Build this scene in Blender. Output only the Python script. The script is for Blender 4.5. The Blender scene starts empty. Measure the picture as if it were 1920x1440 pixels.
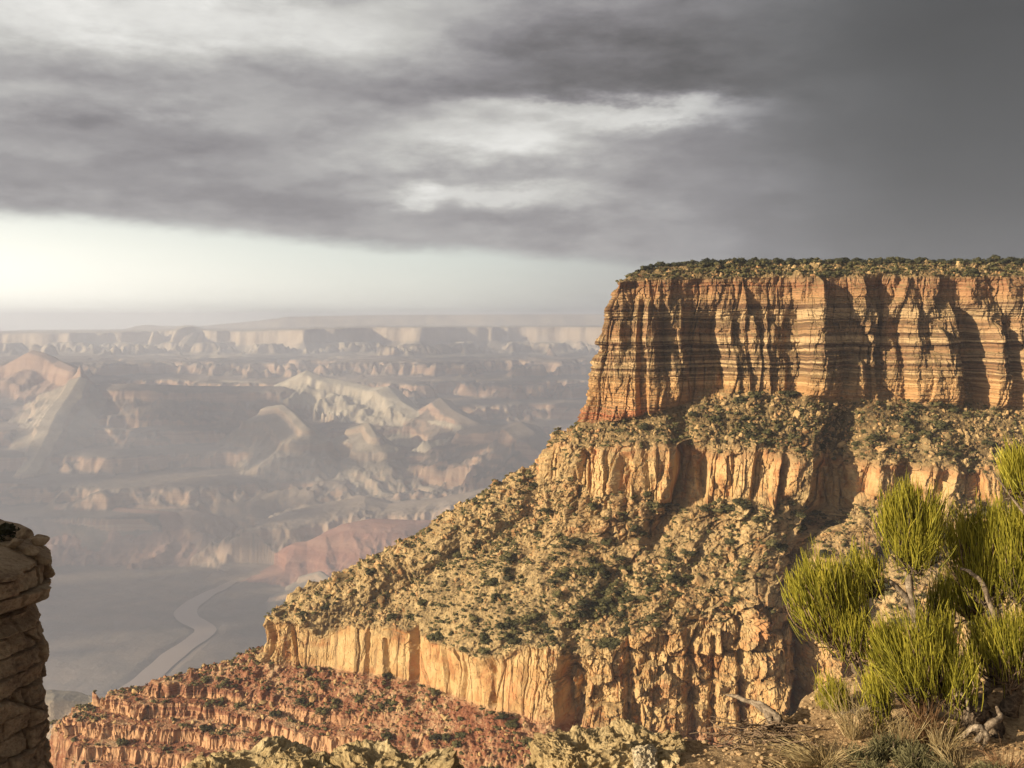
import bpy, math, random, time
import numpy as np
from mathutils import Vector
T0 = time.time()
R = math.radians
SC = bpy.context.scene
COL = SC.collection
random.seed(5)

# ------------------------------------------------------------------ camera
F = 2000.0                      # focal length in pixels of the 1920 px wide photo
HOR = 600.0                     # row of the true horizon
PITCH = math.atan((720 - HOR) / F)
CP, SP = math.cos(PITCH), math.sin(PITCH)
cam_d = bpy.data.cameras.new('camera'); cam = bpy.data.objects.new('camera', cam_d); COL.objects.link(cam)
cam_d.sensor_width = 36; cam_d.lens = 36 * F / 1920
cam_d.clip_start = 0.1; cam_d.clip_end = 90000
cam.location = (0, 0, 0); cam.rotation_euler = (math.pi / 2 - PITCH, 0, 0)
SC.camera = cam

SUN_AZ = R(-114)                # measured from +Y towards +X: left and a little behind the camera
SUN_EL = R(16)
S = Vector((math.sin(SUN_AZ) * math.cos(SUN_EL), math.cos(SUN_AZ) * math.cos(SUN_EL), math.sin(SUN_EL)))  # to the sun

sun_d = bpy.data.lights.new('sun', 'SUN'); sun = bpy.data.objects.new('sun', sun_d); COL.objects.link(sun)
sun_d.energy = 5.0; sun_d.angle = R(0.5); sun_d.color = (1.0, 0.84, 0.58)
sun.rotation_euler = S.to_track_quat('Z', 'Y').to_euler()

SC.view_settings.view_transform = 'Standard'
SC.view_settings.look = 'None'
SC.view_settings.exposure = 1.0
SC.view_settings.gamma = 1
SC.cycles.use_denoising = True
SC.cycles.max_bounces = 6
SC.cycles.diffuse_bounces = 3
SC.cycles.volume_bounces = 1
SC.cycles.use_adaptive_sampling = True
SC.cycles.adaptive_threshold = 0.02


def ray(px, py):
    """world direction through a pixel of the photo"""
    a, b = (px - 960) / F, (720 - py) / F
    return np.array([a, CP + b * SP, -SP + b * CP])


def at(px, py, D):
    """point seen at a pixel at forward distance D"""
    r = ray(px, py)
    return r * (D / r[1])


def at_z(px, z, D):
    return np.array([(px - 960) / F * (D * CP - z * SP), D, z])


def to_px(P):
    d = P[..., 1] * CP - P[..., 2] * SP
    u = P[..., 1] * SP + P[..., 2] * CP
    return 960 + F * P[..., 0] / d, 720 - F * u / d


# ------------------------------------------------------------------ node helper
class N:
    """tiny expression builder on a node tree"""
    def __init__(s, nt): s.nt = nt
    def new(s, t, **kw):
        n = s.nt.nodes.new(t)
        for k, v in kw.items(): setattr(n, k, v)
        return n
    def put(s, sock, v):
        if isinstance(v, bpy.types.NodeSocket): s.nt.links.new(v, sock)
        elif isinstance(v, (tuple, list)) and len(v) == 3 and sock.type == 'RGBA': sock.default_value = (*v, 1)
        else: sock.default_value = v
    def m(s, op, a, b=None, c=None, clamp=False):
        n = s.new('ShaderNodeMath', operation=op); n.use_clamp = clamp
        s.put(n.inputs[0], a)
        if b is not None: s.put(n.inputs[1], b)
        if c is not None: s.put(n.inputs[2], c)
        return n.outputs[0]
    def vm(s, op, a, b=None):
        n = s.new('ShaderNodeVectorMath', operation=op); s.put(n.inputs[0], a)
        if b is not None: s.put(n.inputs[1], b)
        return n.outputs[0]
    def mix(s, f, a, b, mode='MIX'):
        n = s.new('ShaderNodeMix', data_type='RGBA', blend_type=mode)
        s.put(n.inputs[0], f); s.put(n.inputs[6], a); s.put(n.inputs[7], b)
        return n.outputs[2]
    def noise(s, vec, scale, detail=4, rough=0.55, dist=0.0, color=False):
        n = s.new('ShaderNodeTexNoise'); s.put(n.inputs['Vector'], vec)
        n.inputs['Scale'].default_value = scale; n.inputs['Detail'].default_value = detail
        n.inputs['Roughness'].default_value = rough; n.inputs['Distortion'].default_value = dist
        return n.outputs['Color' if color else 'Fac']
    def sep(s, v):
        n = s.new('ShaderNodeSeparateXYZ'); s.put(n.inputs[0], v); return n.outputs
    def com(s, x, y, z):
        n = s.new('ShaderNodeCombineXYZ')
        for i, v in enumerate((x, y, z)): s.put(n.inputs[i], v)
        return n.outputs[0]
    def ramp(s, f, stops, interp='LINEAR'):
        n = s.new('ShaderNodeValToRGB'); cr = n.color_ramp; cr.interpolation = interp
        while len(cr.elements) < len(stops): cr.elements.new(0.5)
        for e, (p, c) in zip(cr.elements, stops):
            e.position = p; e.color = (*c, 1) if len(c) == 3 else c
        s.put(n.inputs[0], f); return n.outputs[0]
    def smooth(s, v, a, b):
        n = s.new('ShaderNodeMapRange', interpolation_type='SMOOTHSTEP'); s.put(n.inputs[0], v)
        n.inputs[1].default_value = a; n.inputs[2].default_value = b
        return n.outputs[0]


# ------------------------------------------------------------------ sky
world = bpy.data.worlds.new('World'); SC.world = world; world.use_nodes = True
nt = world.node_tree; nt.nodes.clear(); w = N(nt)


def azel(px, py):
    d = ray(px, py); d = d / np.linalg.norm(d)
    return math.atan2(d[0], d[1]), math.asin(d[2])


gen = w.new('ShaderNodeTexCoord').outputs['Generated']
dx, dy, dz = w.sep(gen)
AZ = w.m('ARCTAN2', dx, dy); EL = w.m('ARCSINE', dz)
pc = w.com(w.m('MULTIPLY', AZ, 1.0), w.m('MULTIPLY', EL, 2.6), 0.0)
wn = w.noise(pc, 5.0, 6, 0.6, color=True)
wr, wg, wb = w.sep(wn)
wn2 = w.noise(pc, 22.0, 4, 0.6, color=True)
wr2, wg2, wb2 = w.sep(wn2)
def lin(sock, amp): return w.m('MULTIPLY', w.m('SUBTRACT', sock, 0.5), amp)
A = w.m('ADD', AZ, w.m('ADD', lin(wr, 0.16), lin(wr2, 0.045)))
E = w.m('ADD', EL, w.m('ADD', lin(wg, 0.075), lin(wg2, 0.032)))


def blob(px, py, sx, sy, amp, sharp=1.0, tilt=0.0):
    a0, e0 = azel(px, py)
    ua = w.m('SUBTRACT', A, a0); ue = w.m('SUBTRACT', E, e0)
    if tilt: ue = w.m('ADD', ue, w.m('MULTIPLY', ua, tilt))
    qa = w.m('POWER', w.m('ABSOLUTE', w.m('DIVIDE', ua, sx / F)), 2.0)
    qe = w.m('POWER', w.m('ABSOLUTE', w.m('DIVIDE', ue, sy / F)), 2.0)
    g = w.m('EXPONENT', w.m('MULTIPLY', w.m('ADD', qa, qe), -1.0))
    if sharp > 1: g = w.m('MULTIPLY', g, sharp, clamp=True)
    return w.m('MULTIPLY', g, amp)


# cloud brightness in display values, built from soft banks of cloud and torn by the two noises
deck_n = w.noise(pc, 9.0, 7, 0.62)
V = w.m('ADD', 0.625, w.m('ADD', lin(deck_n, 0.23), w.m('ADD', lin(wb2, 0.06), lin(w.smooth(w.noise(w.com(AZ, w.m('MULTIPLY', EL, 3.0), 3.3), 7.0, 7, .58), .42, .58), .06))))
for b in [(180, 10, 420, 70, .25), (620, 40, 330, 60, .10), (150, 110, 420, 45, -.07), (560, 105, 220, 50, .10),
          (150, 185, 420, 40, .10), (330, 245, 520, 38, -.11), (1000, 130, 480, 75, -.14), (1300, 90, 320, 110, -.13),
          (1120, 208, 270, 24, .20, 1.3), (1330, 200, 150, 26, .17, 1.2), (860, 262, 210, 34, .17, 1.3), (1000, 270, 150, 40, .12), (700, 285, 160, 40, .10),
          (480, 315, 300, 40, -.04), (930, 362, 180, 24, .18, 1.3), (780, 375, 36, 20, .12, 1.5), (1200, 290, 120, 50, -.05),
          (450, 395, 420, 26, -.05), (900, 420, 300, 26, -.02)]:
    V = w.m('ADD', V, blob(*b))
# the rain curtain and dark storm on the right
a_r0, _ = azel(1120, 300); a_r1, _ = azel(1800, 300)
rain = w.smooth(w.m('ADD', AZ, lin(wr, 0.06)), a_r0, a_r1)
_, e_lo = azel(960, 520); _, e_hi = azel(960, 60)
rain_v = w.ramp(w.m('DIVIDE', w.m('SUBTRACT', EL, 0.0), e_hi * 1.3), [(0.0, (.42, .42, .42)), (.35, (.37, .37, .37)), (0.75, (.325, .325, .325)), (1.0, (.345, .345, .345))])
V = w.m('ADD', w.m('MULTIPLY', V, w.m('SUBTRACT', 1.0, rain)), w.m('MULTIPLY', w.m('ADD', rain_v, lin(deck_n, .03)), rain))
V = w.m('MAXIMUM', V, 0.2)
# clear strip under the deck: its top edge falls from left to right
_, eL = azel(0, 385); aL, _ = azel(0, 385); aR, eR = azel(1150, 482)
edge = w.m('ADD', eL, w.m('MULTIPLY', w.m('SUBTRACT', AZ, aL), (eR - eL) / (aR - aL)))
clear = w.smooth(w.m('SUBTRACT', w.m('ADD', w.m('ADD', edge, lin(wg, 0.03)), lin(wg2, .014)), EL), -0.006, 0.013)
a_c0, _ = azel(760, 500); a_c1, _ = azel(1500, 500)
clear = w.m('MULTIPLY', clear, w.m('SUBTRACT', 1.0, w.m('MULTIPLY', w.smooth(AZ, a_c0, a_c1), 0.92)))
tint = w.ramp(w.m('ADD', V, 0.0), [(.25, (.94, .97, 1.0)), (.40, (.985, .955, 1.0)), (.52, (.985, .95, 1.0)), (.75, (1.0, .99, .95))])
vl = w.m('POWER', V, 2.2)
tint2 = w.mix(rain, tint, (.955, .985, 1.03))
cloud_c = w.mix(1.0, tint2, w.com(vl, vl, vl), 'MULTIPLY')
# clear air: bright warm glow low on the left
aG, eG = azel(-350, 640)
ga = w.m('POWER', w.m('DIVIDE', w.m('SUBTRACT', AZ, aG), 0.38), 2.0)
ge = w.m('POWER', w.m('DIVIDE', w.m('SUBTRACT', EL, eG), 0.11), 2.0)
glow = w.m('EXPONENT', w.m('MULTIPLY', w.m('ADD', ga, ge), -1.0))
sky = w.new('ShaderNodeTexSky', sky_type='NISHITA'); sky.sun_disc = False
sky.sun_elevation = SUN_EL; sky.sun_rotation = SUN_AZ; sky.altitude = 2100; sky.air_density = 1.2; sky.dust_density = 3.0
sky_c = w.mix(1.0, sky.outputs[0], (.09, .09, .09), 'MULTIPLY')
low = w.ramp(w.m('DIVIDE', EL, 0.12), [(0, (.78, .77, .70)), (.45, (.66, .71, .67)), (1, (.53, .60, .60))])
clear_c = w.mix(0.8, sky_c, low)
clear_c = w.mix(glow, clear_c, (1.5, 1.45, 1.27))
final = w.mix(clear, cloud_c, clear_c)
# the open bright sky round the sun, far out of the view on the left and behind
gs = w.m('EXPONENT', w.m('MULTIPLY', w.m('ADD', w.m('POWER', w.m('ABSOLUTE', w.m('DIVIDE', w.m('SUBTRACT', AZ, SUN_AZ), .62)), 2.0), w.m('POWER', w.m('ABSOLUTE', w.m('DIVIDE', w.m('SUBTRACT', EL, .22), .34)), 2.0)), -1.0))
final = w.mix(gs, final, (3.4, 3.1, 2.6))
final = w.mix(w.smooth(EL, -0.02, -0.06), final, (.16, .13, .11))
GAIN = 2 ** -1.0
bg = w.new('ShaderNodeBackground'); w.put(bg.inputs[0], final); bg.inputs[1].default_value = GAIN
nt.links.new(bg.outputs[0], w.new('ShaderNodeOutputWorld').inputs[0])

# ------------------------------------------------------------------ numpy noise
_rng = np.random.RandomState(11)
PERM = _rng.permutation(4096).astype(np.int32)
HV = _rng.rand(4096).astype(np.float32)
GR = _rng.randn(4096, 3).astype(np.float32); GR /= np.linalg.norm(GR, axis=1)[:, None]


def hsh(*k):
    h = np.zeros_like(k[0])
    for x in k: h = PERM[(h + x) & 4095]
    return h


def pn(x, y, z=None, seed=0):
    """gradient noise, about -1..1"""
    x = np.asarray(x, np.float32); y = np.asarray(y, np.float32)
    z = np.zeros_like(x) if z is None else np.asarray(z, np.float32)
    xi, yi, zi = np.floor(x).astype(np.int32), np.floor(y).astype(np.int32), np.floor(z).astype(np.int32)
    fx, fy, fz = x - xi, y - yi, z - zi
    u, v, t = (f * f * f * (f * (f * 6 - 15) + 10) for f in (fx, fy, fz))
    out = 0
    for i in (0, 1):
        for j in (0, 1):
            for k in (0, 1):
                g = GR[hsh(xi + i + seed * 131, yi + j, zi + k)]
                d = g[..., 0] * (fx - i) + g[..., 1] * (fy - j) + g[..., 2] * (fz - k)
                out = out + d * (u if i else 1 - u) * (v if j else 1 - v) * (t if k else 1 - t)
    return out * 1.5


def fbm(x, y, z=None, o=4, g=0.5, seed=0):
    a, s, out = 1.0, 1.0, 0
    for i in range(o):
        out = out + a * pn(x * s, y * s, None if z is None else z * s, seed + i * 7); a *= g; s *= 2.03
    return out


def ridge(x, y, z=None, o=4, g=0.5, seed=0):
    a, s, out = 1.0, 1.0, 0
    for i in range(o):
        out = out + a * (1 - np.abs(pn(x * s, y * s, None if z is None else z * s, seed + i * 7)) * 1.6); a *= g; s *= 2.07
    return out


def voro(x, y, seed=0, jit=0.9):
    """2D cells: nearest distance, second distance, hash of the nearest cell"""
    x = np.asarray(x, np.float32); y = np.asarray(y, np.float32)
    xi, yi = np.floor(x).astype(np.int32), np.floor(y).astype(np.int32)
    f1 = np.full(x.shape, 9., np.float32); f2 = f1.copy(); cid = np.zeros(x.shape, np.float32)
    for i in (-1, 0, 1):
        for j in (-1, 0, 1):
            h = hsh(xi + i + seed * 17, yi + j)
            px_ = xi + i + .5 + (HV[h] - .5) * jit; py_ = yi + j + .5 + (HV[(h + 977) & 4095] - .5) * jit
            d = (px_ - x) ** 2 + (py_ - y) ** 2
            n = d < f1
            f2 = np.where(n, f1, np.minimum(f2, d)); cid = np.where(n, HV[(h + 331) & 4095], cid); f1 = np.where(n, d, f1)
    return np.sqrt(f1), np.sqrt(f2), cid


def catmull(P, t):
    """P (k,...) at parameters t"""
    k = len(P); i = np.clip(np.floor(t).astype(int), 0, k - 2); f = (t - i)[:, None, None]
    g = lambda a: P[np.clip(a, 0, k - 1)]
    p0, p1, p2, p3 = g(i - 1), g(i), g(i + 1), g(i + 2)
    m1, m2 = (p2 - p0) * .5, (p3 - p1) * .5
    return (2 * f**3 - 3 * f**2 + 1) * p1 + (f**3 - 2 * f**2 + f) * m1 + (-2 * f**3 + 3 * f**2) * p2 + (f**3 - f**2) * m2


def sst(a, b, x):
    t = np.clip((x - a) / (b - a), 0, 1); return t * t * (3 - 2 * t)


def grid_mesh(name, V, mat=None, smooth=False, flip=False, attrs=None):
    nr, nc = V.shape[:2]
    me = bpy.data.meshes.new(name)
    idx = np.arange(nr * nc, dtype=np.int32).reshape(nr, nc)
    q = np.stack([idx[:-1, :-1], idx[:-1, 1:], idx[1:, 1:], idx[1:, :-1]], -1).reshape(-1, 4)
    if flip: q = q[:, ::-1]
    return raw_mesh(name, V.reshape(-1, 3), q, mat, smooth, attrs)


def raw_mesh(name, V, q, mat=None, smooth=False, attrs=None, link=True):
    """V (n,3), q (m,k) -> an object"""
    me = bpy.data.meshes.new(name)
    V = np.ascontiguousarray(V, np.float32); q = np.ascontiguousarray(q, np.int32); k = q.shape[1]
    me.vertices.add(len(V)); me.vertices.foreach_set('co', V.ravel())
    me.loops.add(q.size); me.loops.foreach_set('vertex_index', q.ravel())
    me.polygons.add(len(q)); me.polygons.foreach_set('loop_start', np.arange(0, q.size, k, dtype=np.int32))
    try: me.polygons.foreach_set('loop_total', np.full(len(q), k, np.int32))
    except Exception: pass
    me.update(calc_edges=True)
    me.polygons.foreach_set('use_smooth', np.full(len(q), smooth, bool))
    for an, av in (attrs or {}).items():
        at_ = me.attributes.new(an, 'FLOAT', 'POINT'); at_.data.foreach_set('value', np.ascontiguousarray(av, np.float32).ravel())
    if mat: me.materials.append(mat)
    o = bpy.data.objects.new(name, me)
    if link: COL.objects.link(o)
    return o


def tag(o, label=None, cat=None, group=None, kind=None):
    for k, v in (('label', label), ('category', cat), ('group', group), ('kind', kind)):
        if v: o[k] = v
    return o


def new_mat(name, rough=0.9):
    m = bpy.data.materials.new(name); m.use_nodes = True
    n = N(m.node_tree); b = m.node_tree.nodes['Principled BSDF']
    b.inputs['Roughness'].default_value = rough
    b.inputs['Specular IOR Level'].default_value = 0.15
    return m, n, b


# ------------------------------------------------------------------ rock materials
def strata_mat(name):
    """colour of the near promontory: by bed (height) and by how steep and how red the place is"""
    m, n, b = new_mat(name)
    P = n.vm('MULTIPLY', n.new('ShaderNodeNewGeometry').outputs['Position'], (1 / .55,) * 3)
    Nn = n.new('ShaderNodeNewGeometry').outputs['True Normal']
    x, y, z = n.sep(P)
    att = lambda a: n.m('ADD', 0.0, n.new('ShaderNodeAttribute', attribute_name=a).outputs['Fac'])
    cl, red, up = att('cliff'), att('red'), att('upper')
    big = n.noise(P, 0.012, 3); mid = n.noise(P, 0.06, 4); fine = n.noise(P, 0.35, 5, 0.65)
    zz = n.m('ADD', z, n.m('ADD', n.m('MULTIPLY', n.m('SUBTRACT', big, .5), 8.0), n.m('MULTIPLY', n.m('SUBTRACT', mid, .5), 2.0)))
    bed = n.noise(n.com(n.m('MULTIPLY', x, .004), n.m('MULTIPLY', y, .004), n.m('MULTIPLY', zz, 0.22)), 1.0, 5, 0.65)
    bedc = n.ramp(bed, [(.36, (.09, .045, .025)), (.42, (.20, .10, .05)), (.46, (.36, .21, .095)), (.50, (.40, .25, .115)), (.535, (.27, .14, .07)), (.57, (.10, .052, .03)), (.61, (.24, .13, .065)), (.66, (.44, .28, .14))])
    # broad members of the upper cliff
    memb = n.ramp(n.m('DIVIDE', n.m('ADD', zz, 74.0), 110.0), [(.0, (.32, .115, .055)), (.13, (.34, .12, .055)), (.17, (.38, .20, .085)), (.33, (.40, .22, .085)), (.40, (.19, .11, .055)), (.57, (.17, .10, .055)), (.66, (.38, .25, .125)), (.70, (.09, .045, .025)), (.75, (.10, .05, .028)), (.79, (.36, .21, .10)), (.88, (.21, .085, .04)), (1.0, (.19, .12, .065))])
    hz = n.m('DIVIDE', n.m('ADD', zz, 74.0), 110.0)
    fineb = n.noise(n.com(n.m('MULTIPLY', x, .003), n.m('MULTIPLY', y, .003), n.m('MULTIPLY', zz, 0.55)), 1.0, 3, .55)
    coarseb = n.noise(n.com(n.m('MULTIPLY', x, .002), n.m('MULTIPLY', y, .002), n.m('MULTIPLY', zz, 0.17)), 1.0, 2, .5)
    zone = n.ramp(hz, [(.10, (.15,) * 3), (.20, (.25,) * 3), (.30, (.5,) * 3), (.38, (1,) * 3), (.72, (.95,) * 3), (.80, (.32,) * 3), (.95, (.28,) * 3)])
    lightb = n.mix(n.smooth(coarseb, .42, .58), (.25, .14, .07), (.44, .31, .17))
    stripe = n.mix(n.smooth(fineb, .44, .54), (.070, .040, .024), lightb)
    stripe = n.mix(n.smooth(coarseb, .40, .33), stripe, (.085, .045, .027))
    upc = n.mix(n.m('MULTIPLY', zone, .85), memb, stripe)
    stain = n.smooth(n.noise(n.com(n.m('MULTIPLY', x, .05), n.m('MULTIPLY', y, .05), n.m('MULTIPLY', z, .012)), 1.0, 4, .6), .50, .70)
    upc = n.mix(n.m('MULTIPLY', stain, .30), upc, (.26, .11, .05))
    # buff cliffs lower down
    loc = n.ramp(mid, [(.34, (.26, .125, .05)), (.45, (.39, .24, .105)), (.56, (.44, .30, .145)), (.68, (.33, .165, .07))])
    st2 = n.smooth(n.noise(n.com(n.m('MULTIPLY', x, .09), n.m('MULTIPLY', y, .09), n.m('MULTIPLY', z, .03)), 1.0, 4, .6), .52, .68)
    loc = n.mix(n.m('MULTIPLY', st2, .7), loc, (.46, .20, .085))
    rock = n.mix(up, loc, upc)
    varn = n.smooth(n.noise(n.com(n.m('MULTIPLY', x, .22), n.m('MULTIPLY', y, .22), n.m('MULTIPLY', z, .018)), 1.0, 5, .65), .54, .68)
    rock = n.mix(n.m('MULTIPLY', varn, .55), rock, (.12, .065, .035))
    # talus
    tal = n.ramp(n.m('ADD', n.m('MULTIPLY', fine, .6), n.m('MULTIPLY', mid, .4)), [(.36, (.08, .055, .028)), (.45, (.19, .132, .066)), (.54, (.31, .22, .11)), (.66, (.43, .32, .17))])
    tal = n.mix(up, tal, n.mix(1.0, tal, (.60, .58, .55), 'MULTIPLY'))
    nz = n.sep(Nn)[2]
    flat = n.smooth(n.m('ADD', nz, n.m('MULTIPLY', n.m('SUBTRACT', fine, .5), .3)), .25, .62)
    talus_f = n.m('MAXIMUM', n.m('SUBTRACT', 1.0, cl), n.m('MULTIPLY', flat, .8))
    c = n.mix(talus_f, rock, tal)
    redc = n.ramp(n.m('ADD', n.m('MULTIPLY', fine, .5), n.m('MULTIPLY', mid, .5)), [(.36, (.12, .045, .024)), (.47, (.19, .075, .040)), (.55, (.27, .15, .085)), (.64, (.37, .26, .155))])
    redrock = n.mix(n.smooth(bed, .42, .56), (.19, .08, .045), (.40, .23, .125))
    redc = n.mix(cl, redc, redrock)
    c = n.mix(red, c, redc)
    c = n.mix(n.m('MULTIPLY', n.smooth(fine, .55, .75), .3), c, n.mix(1.0, c, (.55, .5, .45), 'MULTIPLY'))
    n.put(b.inputs['Base Color'], c)
    bp = n.new('ShaderNodeBump'); bp.inputs['Strength'].default_value = .55; bp.inputs['Distance'].default_value = 0.6
    n.put(bp.inputs['Height'], n.noise(P, .8, 5, .7)); n.put(b.inputs['Normal'], bp.outputs[0])
    return m


M_STRATA = strata_mat('layered_rock')

# ------------------------------------------------------------------ the promontory (control net in metres, strata level with the horizon)
# each level: height z, and for every column (px in the photo where it is seen, forward distance)
LV = [  # columns: behind, nose, then along the face to the right
 ('plateau', 48, [(1500, 1200), (1330, 900), (1400, 850), (1440, 850), (1500, 850), (1600, 850), (1700, 850), (1800, 850), (1930, 850), (2150, 850), (2700, 850)], None),
 ('edge',    42, [(1330, 900), (1212, 735), (1240, 722), (1330, 720), (1430, 722), (1540, 722), (1660, 722), (1785, 722), (1920, 722), (2150, 722), (2700, 722)], [42, 36, 40, 42, 42.5, 43, 43, 43, 43, 43, 43]),
 ('rim',     32, [(1310, 880), (1163, 720), (1205, 705), (1300, 702), (1415, 702), (1530, 702), (1655, 702), (1783, 702), (1920, 702), (2150, 702), (2700, 702)], [32, 28, 30, 31, 32, 32, 32, 32, 32, 32, 32]),
 ('wallmid', -10, [(1290, 875), (1128, 720), (1195, 703), (1297, 697), (1408, 696), (1525, 695), (1650, 695), (1782, 695), (1920, 695), (2150, 695), (2700, 695)], None),
 ('wallbase', -46, [(1270, 870), (1099, 720), (1180, 697), (1290, 690), (1400, 687), (1520, 685), (1643, 685), (1780, 687), (1920, 687), (2150, 687), (2700, 687)], [-60, -64, -60, -50, -42, -45, -48, -50, -52, -52, -52]),
 ('band',    -78, [(1220, 870), (1036, 720), (1140, 688), (1250, 666), (1380, 660), (1510, 655), (1640, 650), (1780, 648), (1920, 650), (2150, 650), (2700, 650)], [-78, -78, -78, -78, -78, -80, -86, -88, -88, -88, -88]),
 ('bandbase', -108, [(1190, 870), (1014, 720), (1110, 683), (1235, 661), (1372, 655), (1505, 650), (1638, 645), (1780, 643), (1920, 645), (2150, 645), (2700, 645)], [-100, -93, -104, -112, -112, -115, -112, -112, -112, -112, -112]),
 ('slope',   -152, [(900, 870), (768, 720), (880, 690), (985, 655), (1120, 628), (1270, 612), (1400, 602), (1560, 600), (1730, 598), (2000, 596), (2600, 590)], [-147, -147, -150, -150, -153, -154, -150, -150, -150, -150, -150]),
 ('lowrim',  -195, [(660, 870), (503, 720), (640, 695), (780, 668), (920, 627), (1080, 601), (1265, 593), (1450, 589), (1690, 586), (2000, 580), (2600, 570)], [-200, -200, -198, -197, -194, -188, -170, -165, -165, -165, -165]),
 ('lowbase', -226, [(650, 870), (494, 720), (635, 692), (780, 663), (920, 620), (1080, 594), (1270, 586), (1450, 579), (1690, 576), (2000, 570), (2600, 560)], [-226, -226, -226, -226, -227, -228, -229, -230, -230, -230, -230]),
 ('red',     -262, [(420, 850), (238, 720), (400, 690), (590, 640), (740, 585), (930, 545), (1150, 520), (1400, 510), (1690, 500), (2000, 500), (2600, 500)], [-330, -250, -252, -262, -268, -272, -275, -275, -275, -275, -275]),
 ('redlow',  -320, [(260, 850), (100, 720), (270, 640), (470, 570), (640, 500), (850, 460), (1100, 440), (1400, 430), (1690, 420), (2000, 420), (2600, 420)], [-420, -274, -305, -322, -330, -335, -335, -335, -335, -335, -335]),
 ('foot',    -520, [(60, 850), (20, 730), (120, 560), (330, 460), (540, 380), (800, 340), (1100, 320), (1400, 310), (1690, 300), (2000, 300), (2600, 300)], [-600, -420, -500, -520, -520, -520, -520, -520, -520, -520, -520]),
]
ROWN = [14, 50, 100, 115, 70, 80, 150, 150, 90, 130, 150, 30]
RN = {nm: i for i, (nm, _, _, _) in enumerate(LV)}
NC_FINE = 1500
MS = 0.55                       # the promontory was laid out at a distance of 700; it stands at 0.55 of that
net = np.zeros((len(LV), 11, 3))
for i, (nm, z, cols, zs) in enumerate(LV):
    for j, (p, D) in enumerate(cols):
        net[i, j] = at_z(p, (zs[j] if zs else z) - 12 * D / F, D)


# columns: few behind and beyond the frame, many across the face
wts = [.5, 1.3, 1.3, 1.5, 1.5, 1.6, 1.6, 1.4, .7, .25]
tc = np.concatenate([np.linspace(j, j + 1, int(NC_FINE * wv / sum(wts)), endpoint=False) for j, wv in enumerate(wts)] + [[10.]])
tr = np.concatenate([np.linspace(i, i + 1, n_, endpoint=False) for i, n_ in enumerate(ROWN)] + [[len(LV) - 1.]])
B = catmull(net.transpose(1, 0, 2), tc).transpose(1, 0, 2)        # rows x fine cols
ri = np.clip(np.floor(tr).astype(int), 0, len(LV) - 2); rf = (tr - ri)[:, None, None]
B = B[ri] * (1 - rf) + B[ri + 1] * rf
zb_ = 6.0 * np.clip(fbm(B[..., 0] * .021, B[..., 1] * .021, None, 4, seed=20), -.5, 1.2)
zj = 7.0 * fbm(B[..., 0] * .035, B[..., 1] * .035, None, 4, seed=19)
B[..., 2] += zj * np.exp(-((tr[:, None] - RN['lowrim']) / .3)**2) + 1.0 * zj * np.exp(-((tr[:, None] - RN['band']) / .3)**2) + 2.2 * zb_ * np.exp(-((tr[:, None] - RN['bandbase']) / .35)**2)
ROW = np.broadcast_to(tr[:, None], B.shape[:2]); CLM = np.broadcast_to(tc[None, :], B.shape[:2])
PX, PY = to_px(B)
# arc length along each row, zero at the nose
seg = np.linalg.norm(np.diff(B[..., :2], axis=1), axis=-1)
ARC = np.concatenate([np.zeros((B.shape[0], 1)), np.cumsum(seg, 1)], 1)
nose = int(np.argmin(np.abs(tc - 1.0))); ARC -= ARC[:, nose:nose + 1]
# outward directions
du = np.gradient(B, axis=1); dv = np.gradient(B, axis=0)
NRM = np.cross(du, dv); NRM /= np.linalg.norm(NRM, axis=-1)[..., None] + 1e-9
s_ = np.sign(np.median(NRM[RN['wallmid'] * 50 + 60, 400:900, 1])); NRM *= -s_
# smooth the normals over rows so that neighbouring levels agree
HOUT = NRM[..., :2].copy()
k_ = 41; ker = np.hanning(k_ + 2)[1:-1]; ker /= ker.sum()
for c_ in range(2):
    pad = np.pad(HOUT[..., c_], ((k_ // 2, k_ // 2), (0, 0)), mode='edge')
    HOUT[..., c_] = sum(ker[i] * pad[i:i + B.shape[0]] for i in range(k_))
HOUT /= np.linalg.norm(HOUT, axis=-1)[..., None] + 1e-9
print('net', B.shape, round(time.time() - T0, 1))
X, Y, Z = B[..., 0], B[..., 1], B[..., 2]


def rowband(a, b, e=.06):
    a, b = RN[a], RN[b]
    return sst(a - e, a + e, ROW) * (1 - sst(b - e, b + e, ROW))


wob = fbm(X * .02, Y * .02, Z * .02, 3, seed=3)
cl_up = rowband('rim', 'wallbase'); cl_band = rowband('band', 'bandbase', .12) * sst(-.35, .15, fbm(ARC * .02, ROW * 0, None, 3, seed=9) + .28)
cl_low = rowband('lowrim', 'lowbase', .05)
cl_edge = rowband('edge', 'rim', .1) * .35
CLIFF = np.clip(cl_up + cl_band + cl_low, 0, 1)
# rocky ribs on the slopes: broken cliffs
rib = ridge(ARC * .018 + wob * .4, Z * .012, None, 4, seed=21)
rocky = sst(1.05, 1.5, rib) * rowband('bandbase', 'lowrim', .1)
px_rock = np.exp(-((PX - 1150) / 130)**2 - ((PY - 950) / 80)**2) + np.exp(-((PX - 1430) / 75)**2) * sst(930, 1060, PY) * (1 - sst(1330, 1420, PY)) + np.exp(-((PX - 1300) / 120)**2 - ((PY - 1190) / 60)**2)
rocky = np.clip(rocky * .35 * sst(1000, 1250, PX) + px_rock * rowband('bandbase', 'lowbase', .1), 0, 1)
CLIFF = np.maximum(CLIFF, rocky * .8)
RED = rowband('lowbase', 'foot', .03)
RED = np.clip(sst(RN['lowbase'] - .12, RN['lowbase'] + .05, ROW + wob * .05), 0, 1)

# --- large relief along the upper wall: buttresses and recesses, metres outward at photo columns
def prof(px, pts):
    a = np.array(pts, float); return np.interp(px, a[:, 0], a[:, 1])


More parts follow.
